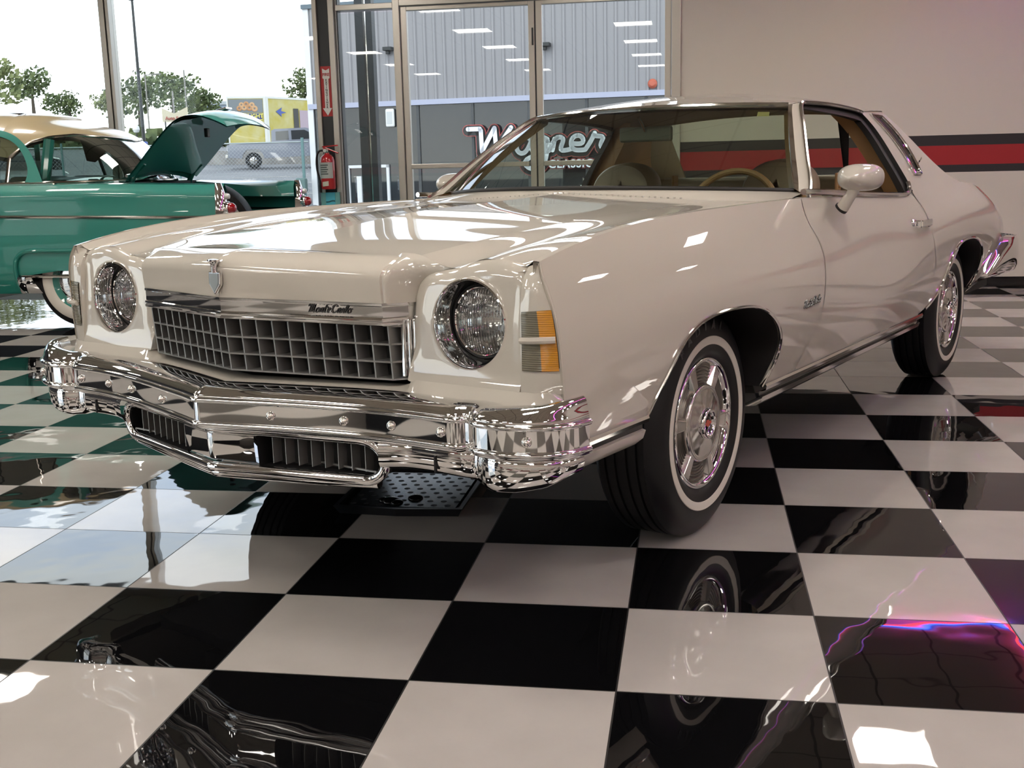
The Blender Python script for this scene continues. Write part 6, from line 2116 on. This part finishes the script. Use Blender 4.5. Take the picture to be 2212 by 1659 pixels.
# --- trees
def leaf_mat(name, c1, c2):
    return noise_color(mat(name, c1, .8), c1, c2, .9, 4)
M_L1 = leaf_mat('tree_leaves_green', (.06, .09, .038), (.17, .21, .08))
M_L2 = leaf_mat('tree_leaves_pale', (.13, .16, .06), (.32, .35, .15))
M_BARK = mat('bark', (.10, .08, .06), .9)
def tree(x, y, h, w, m, label, seed, n=900):
    rng = random.Random(seed)
    z0 = ground_h(x, y)
    t = empty('tree', (x, y, z0))
    tag(t, label, 'tree', 'trees beyond the lot')
    MB().tube([(0, 0, -.2), (.05, 0, h * .3), (0, .1, h * .6)], [w * .05, w * .04, w * .02], 8).build('trunk', M_BARK, t)
    b = MB()
    blobs = [(rng.gauss(0, w * .20), rng.gauss(0, w * .16), h * (.50 + .34 * rng.random()), w * (.14 + .12 * rng.random())) for _ in range(13)]
    for bx, by, bz, r in blobs:
        for _ in range(n // 13):
            a, c = rng.random() * 2 * PI, rng.uniform(-1, 1)
            k = r * (.55 + .55 * rng.random())
            s = math.sqrt(1 - c * c)
            p = Vector((bx + k * s * math.cos(a), by + k * s * math.sin(a), bz + k * c * .8))
            q = w * (.022 + .030 * rng.random())
            n1 = Vector((rng.gauss(0, 1), rng.gauss(0, 1), rng.gauss(0, 1))).normalized(); n2 = n1.orthogonal().normalized(); n3 = n1.cross(n2)
            b.add([p + n2 * q, p + n3 * q * .7, p - n2 * q, p - n3 * q * .7], [(0, 1, 2, 3)])
    b.build('crown', m, t, smooth=False)
TREES = [(-60.5, 89.0, 8.6, 8.0, 1, 'pale leafy tree at the far left edge of the window', 1), (-57.2, 91.5, 7.8, 5.6, 0, 'darker green tree next to the leftmost pale tree', 2),
         (-54.6, 93.0, 5.4, 4.4, 0, 'small dark tree left of the window mullion', 3), (-51.8, 95.0, 5.6, 5.0, 1, 'pale yellowish tree right behind the window mullion', 4),
         (-49.6, 96.5, 7.0, 6.5, 0, 'green tree just right of the window mullion', 5), (-47.2, 98.5, 7.2, 6.0, 0, 'green tree behind the tall street lamp', 6),
         (-45.0, 100.5, 5.8, 5.6, 0, 'green tree behind the cream roadside board', 7), (-51.5, 112, 5.4, 7.0, 0, 'dark distant tree behind the grey-blue shop', 8),
         (-34.5, 100.5, 8.4, 5.5, 0, 'green tree rising right of the donut trailer', 9)]
for x, y, h, w, k, l, s in TREES:
    far = 1.22 if s % 2 == 0 else 1.0
    if s == 8: far = 1.3
    x, y, h, w = 1.53 + (x - 1.53) * far, -2.19 + (y + 2.19) * far, h * far, w * far * .86
    tree(x, y, h, w, (M_L1, M_L2)[k], l, s)
# low scrub bank under the trees
hd_ = MB(); rng = random.Random(33)
for _ in range(1500):
    t = rng.random()
    x = -66 + 34 * t; y = 76 + 17 * t + rng.gauss(0, 1.0)
    p = Vector((x, y, ground_h(x, y) + abs(rng.gauss(0, .6))))
    q = .35 + .3 * rng.random()
    n1 = Vector((rng.gauss(0, 1), rng.gauss(0, 1), rng.gauss(0, 1))).normalized(); n2 = n1.orthogonal().normalized(); n3 = n1.cross(n2)
    hd_.add([p + n2 * q, p + n3 * q, p - n2 * q, p - n3 * q], [(0, 1, 2, 3)])
tag(hd_.build('scrub', M_L1, smooth=False), 'low green scrub along the far edge of the lot', 'scrub', kind='stuff')
# ------------------------------------------------------------------ small things in the showroom
# fire extinguisher sign and extinguisher on the post
sn = empty('fire_extinguisher_sign', (-1.8385, YB + .0085, 1.845))
tag(sn, 'red and white arrow sign reading fire extinguisher on the dark post', 'sign')
M_SRED = mat('sign_red', (.42, .018, .02), .35)
MB().box2((-.052, -.002, -.225), (.052, .002, .225)).build('sign_plate', M_SRED, sn, smooth=False)
ar = [(-.034, .205), (0, .188), (.034, .205), (.034, .118), (.022, .112), (.022, -.150), (.045, -.150), (0, -.218), (-.045, -.150), (-.022, -.150), (-.022, .112), (-.034, .118)]
MB().prism([(-p[0], p[1]) for p in ar], 'y', -.0045, -.002).build('white_arrow', mat('sign_white', (.78, .76, .72), .4), sn, smooth=False)
M_TX = mat('sign_red_text', (.38, .02, .02), .4)
text_obj('lettering', 'FIRE', .036, M_TX, (0, -.0055, .150), (PI / 2, 0, 0), sn, .0006, bold=.0012)
M_TB = mat('sign_black_text', (.02, .02, .02), .4)
for i, ch in enumerate('EXTINGUISHER'):
    text_obj('lettering', ch, .026, M_TB, (0, -.0055, .100 - i * .0222), (PI / 2, 0, 0), sn, .0006, bold=.0010)
ex = empty('fire_extinguisher', (-1.838, YB - .085, .955))
tag(ex, 'red fire extinguisher with black hose hanging on the window post', 'fire extinguisher')
MB().lathe([(0, 0), (.060, .0), (.067, .012), (.067, .255), (.058, .292), (.036, .315), (.022, .322), (.020, .338), (0, .338)], 'z', (0, 0, 0), 32).build('cylinder', M_RED, ex)
lb = []
for z in (.100, .245):
    lb.append([(.0676 * math.sin(a), -.0676 * math.cos(a), z) for a in np.linspace(-1.25, 1.05, 22)])
lab = MB().grid(np.array(lb)).build('paper_label', mat('label_grey', (.42, .44, .42), .6), ex)
dk_ = MB()
for i in range(5):
    z = .225 - i * .020
    dk_.grid(np.array([[(.0682 * math.sin(a), -.0682 * math.cos(a), zz) for a in np.linspace(-1.0, .35 - .15 * (i % 2), 10)] for zz in (z, z - .010)]))
dk_.build('label_lines', mat('label_dark', (.05, .07, .065), .6), lab)
tg = MB().grid(np.array([[(.069 * math.sin(a), -.069 * math.cos(a) - .004, z + .10 * a * .08) for a in np.linspace(-.55, .35, 10)] for z in (.030, .072)]))
tg.build('service_tag', mat('tag_cream', (.62, .58, .48), .6), ex)
MB().box((.0, -.005, .350), (.040, .040, .036)).build('valve', M_STAIN, ex, smooth=False, bevel=.005)
hd2 = MB().box((.035, -.005, .392), (.150, .022, .012), rot=Matrix.Rotation(math.radians(-4), 3, 'Y')).box((.050, -.005, .352), (.130, .022, .012), rot=Matrix.Rotation(math.radians(22), 3, 'Y')).box((-.02, -.005, .375), (.02, .022, .04))
hd2.build('handle', M_RED, ex, smooth=False, bevel=.003)
MB().lathe([(0, -.03), (.016, -.03), (.016, -.024), (0, -.024)], 'y', (-.012, 0, .352), 16).build('gauge', M_STAIN, ex)
MB().tube(smooth_curve([(-.02, -.012, .352), (-.07, -.014, .348), (-.098, -.014, .28), (-.095, -.014, .16), (-.078, -.014, .08), (-.076, -.014, .0), (-.076, -.014, -.03)], 30), [.010] * 24 + [.013] * 6, 10).build('hose', M_RUBBER, ex)
MB().box((0, .040, .30), (.05, .085, .03)).build('wall_bracket', M_DARK, ex, smooth=False)

# turquoise display board at the foot of the post
bd = empty('display_board', (-1.838, YB - .045, 0))
tag(bd, 'narrow turquoise display board standing under the fire extinguisher', 'display board')
MB().box2((-.09, -.012, 0), (.09, .012, .925)).build('board', mat('pale_teal_board', (.16, .40, .38), .5), bd, smooth=False)
MB().box2((-.042, -.016, .25), (.048, -.012, .925)).build('picture', mat('cyan_print', (.10, .50, .62), .4), bd, smooth=False)
wv = MB()
for z in (.845, .838): wv.tube([(x, -.0175, z + .006 * math.sin(x * 60)) for x in np.linspace(-.04, .046, 12)], .0022, 6)
wv.build('dark_stripe', M_DARK, bd)

# drip tray under the front bumper
tyb = empty('drip_tray', (.578, 1.40, 0))
tag(tyb, 'black perforated drip tray on the floor under the front bumper', 'tray')
mt = mat('black_tray_plastic', (.012, .014, .018), .32)
fr = MB()
X0, X1, Y0_, Y1_ = -.20, .205, -.245, .22
rim = [(X0, Y0_), (0, Y0_ - .016), (X1, Y0_), (X1, Y1_), (X0, Y1_)]
out_ = [(p[0] * 1.07, p[1] * 1.06) for p in rim]
n = len(rim)
fr.add([(*p, .030) for p in rim] + [(*p, .030) for p in out_] + [(*p, .0) for p in [(q[0] * .99, q[1] * .99) for q in rim]] + [(*p, .012) for p in rim],
       [(i, (i + 1) % n, (i + 1) % n + n, i + n) for i in range(n)] + [(i + n, (i + 1) % n + n, (i + 1) % n + 2 * n, i + 2 * n) for i in range(n)] + [(i, i + 3 * n, (i + 1) % n + 3 * n, (i + 1) % n) for i in range(n)] + [tuple(range(2 * n, 3 * n))])
fr.build('tray_rim', mt, tyb, smooth=False)
pl = MB().box((.002, -.012, .018), (.372, .41, .004))
pl.build('tray_plate', mat('tray_plate_plastic', (.022, .028, .036), .24), tyb, smooth=False)
for j in range(9):
    for i in range(8):
        cx = -.165 + i * .046 + (.023 if j % 2 else 0); cy = -.195 + j * .046
        if cx > .18: continue
        MB().add([(cx + .0105 * math.cos(t), cy + .0105 * math.sin(t), .0206) for t in [2 * PI * k / 14 for k in range(14)]], [tuple(range(14))]).build('tray_hole', M_BLACK, tyb, smooth=False)
for k, (x, y, r) in enumerate(((-.045, -.16, .030), (-.02, -.175, .022), (-.07, -.15, .02), (.03, -.12, .026))):
    b = MB()
    b.lathe([(r * math.cos(a), r * .45 * math.sin(a)) for a in np.linspace(0, PI / 2, 7)], 'z', (0, 0, 0), 14)
    o = b.build('oil_blob', M_BLACKG, tyb)
    o.location = (x, y, .0205)
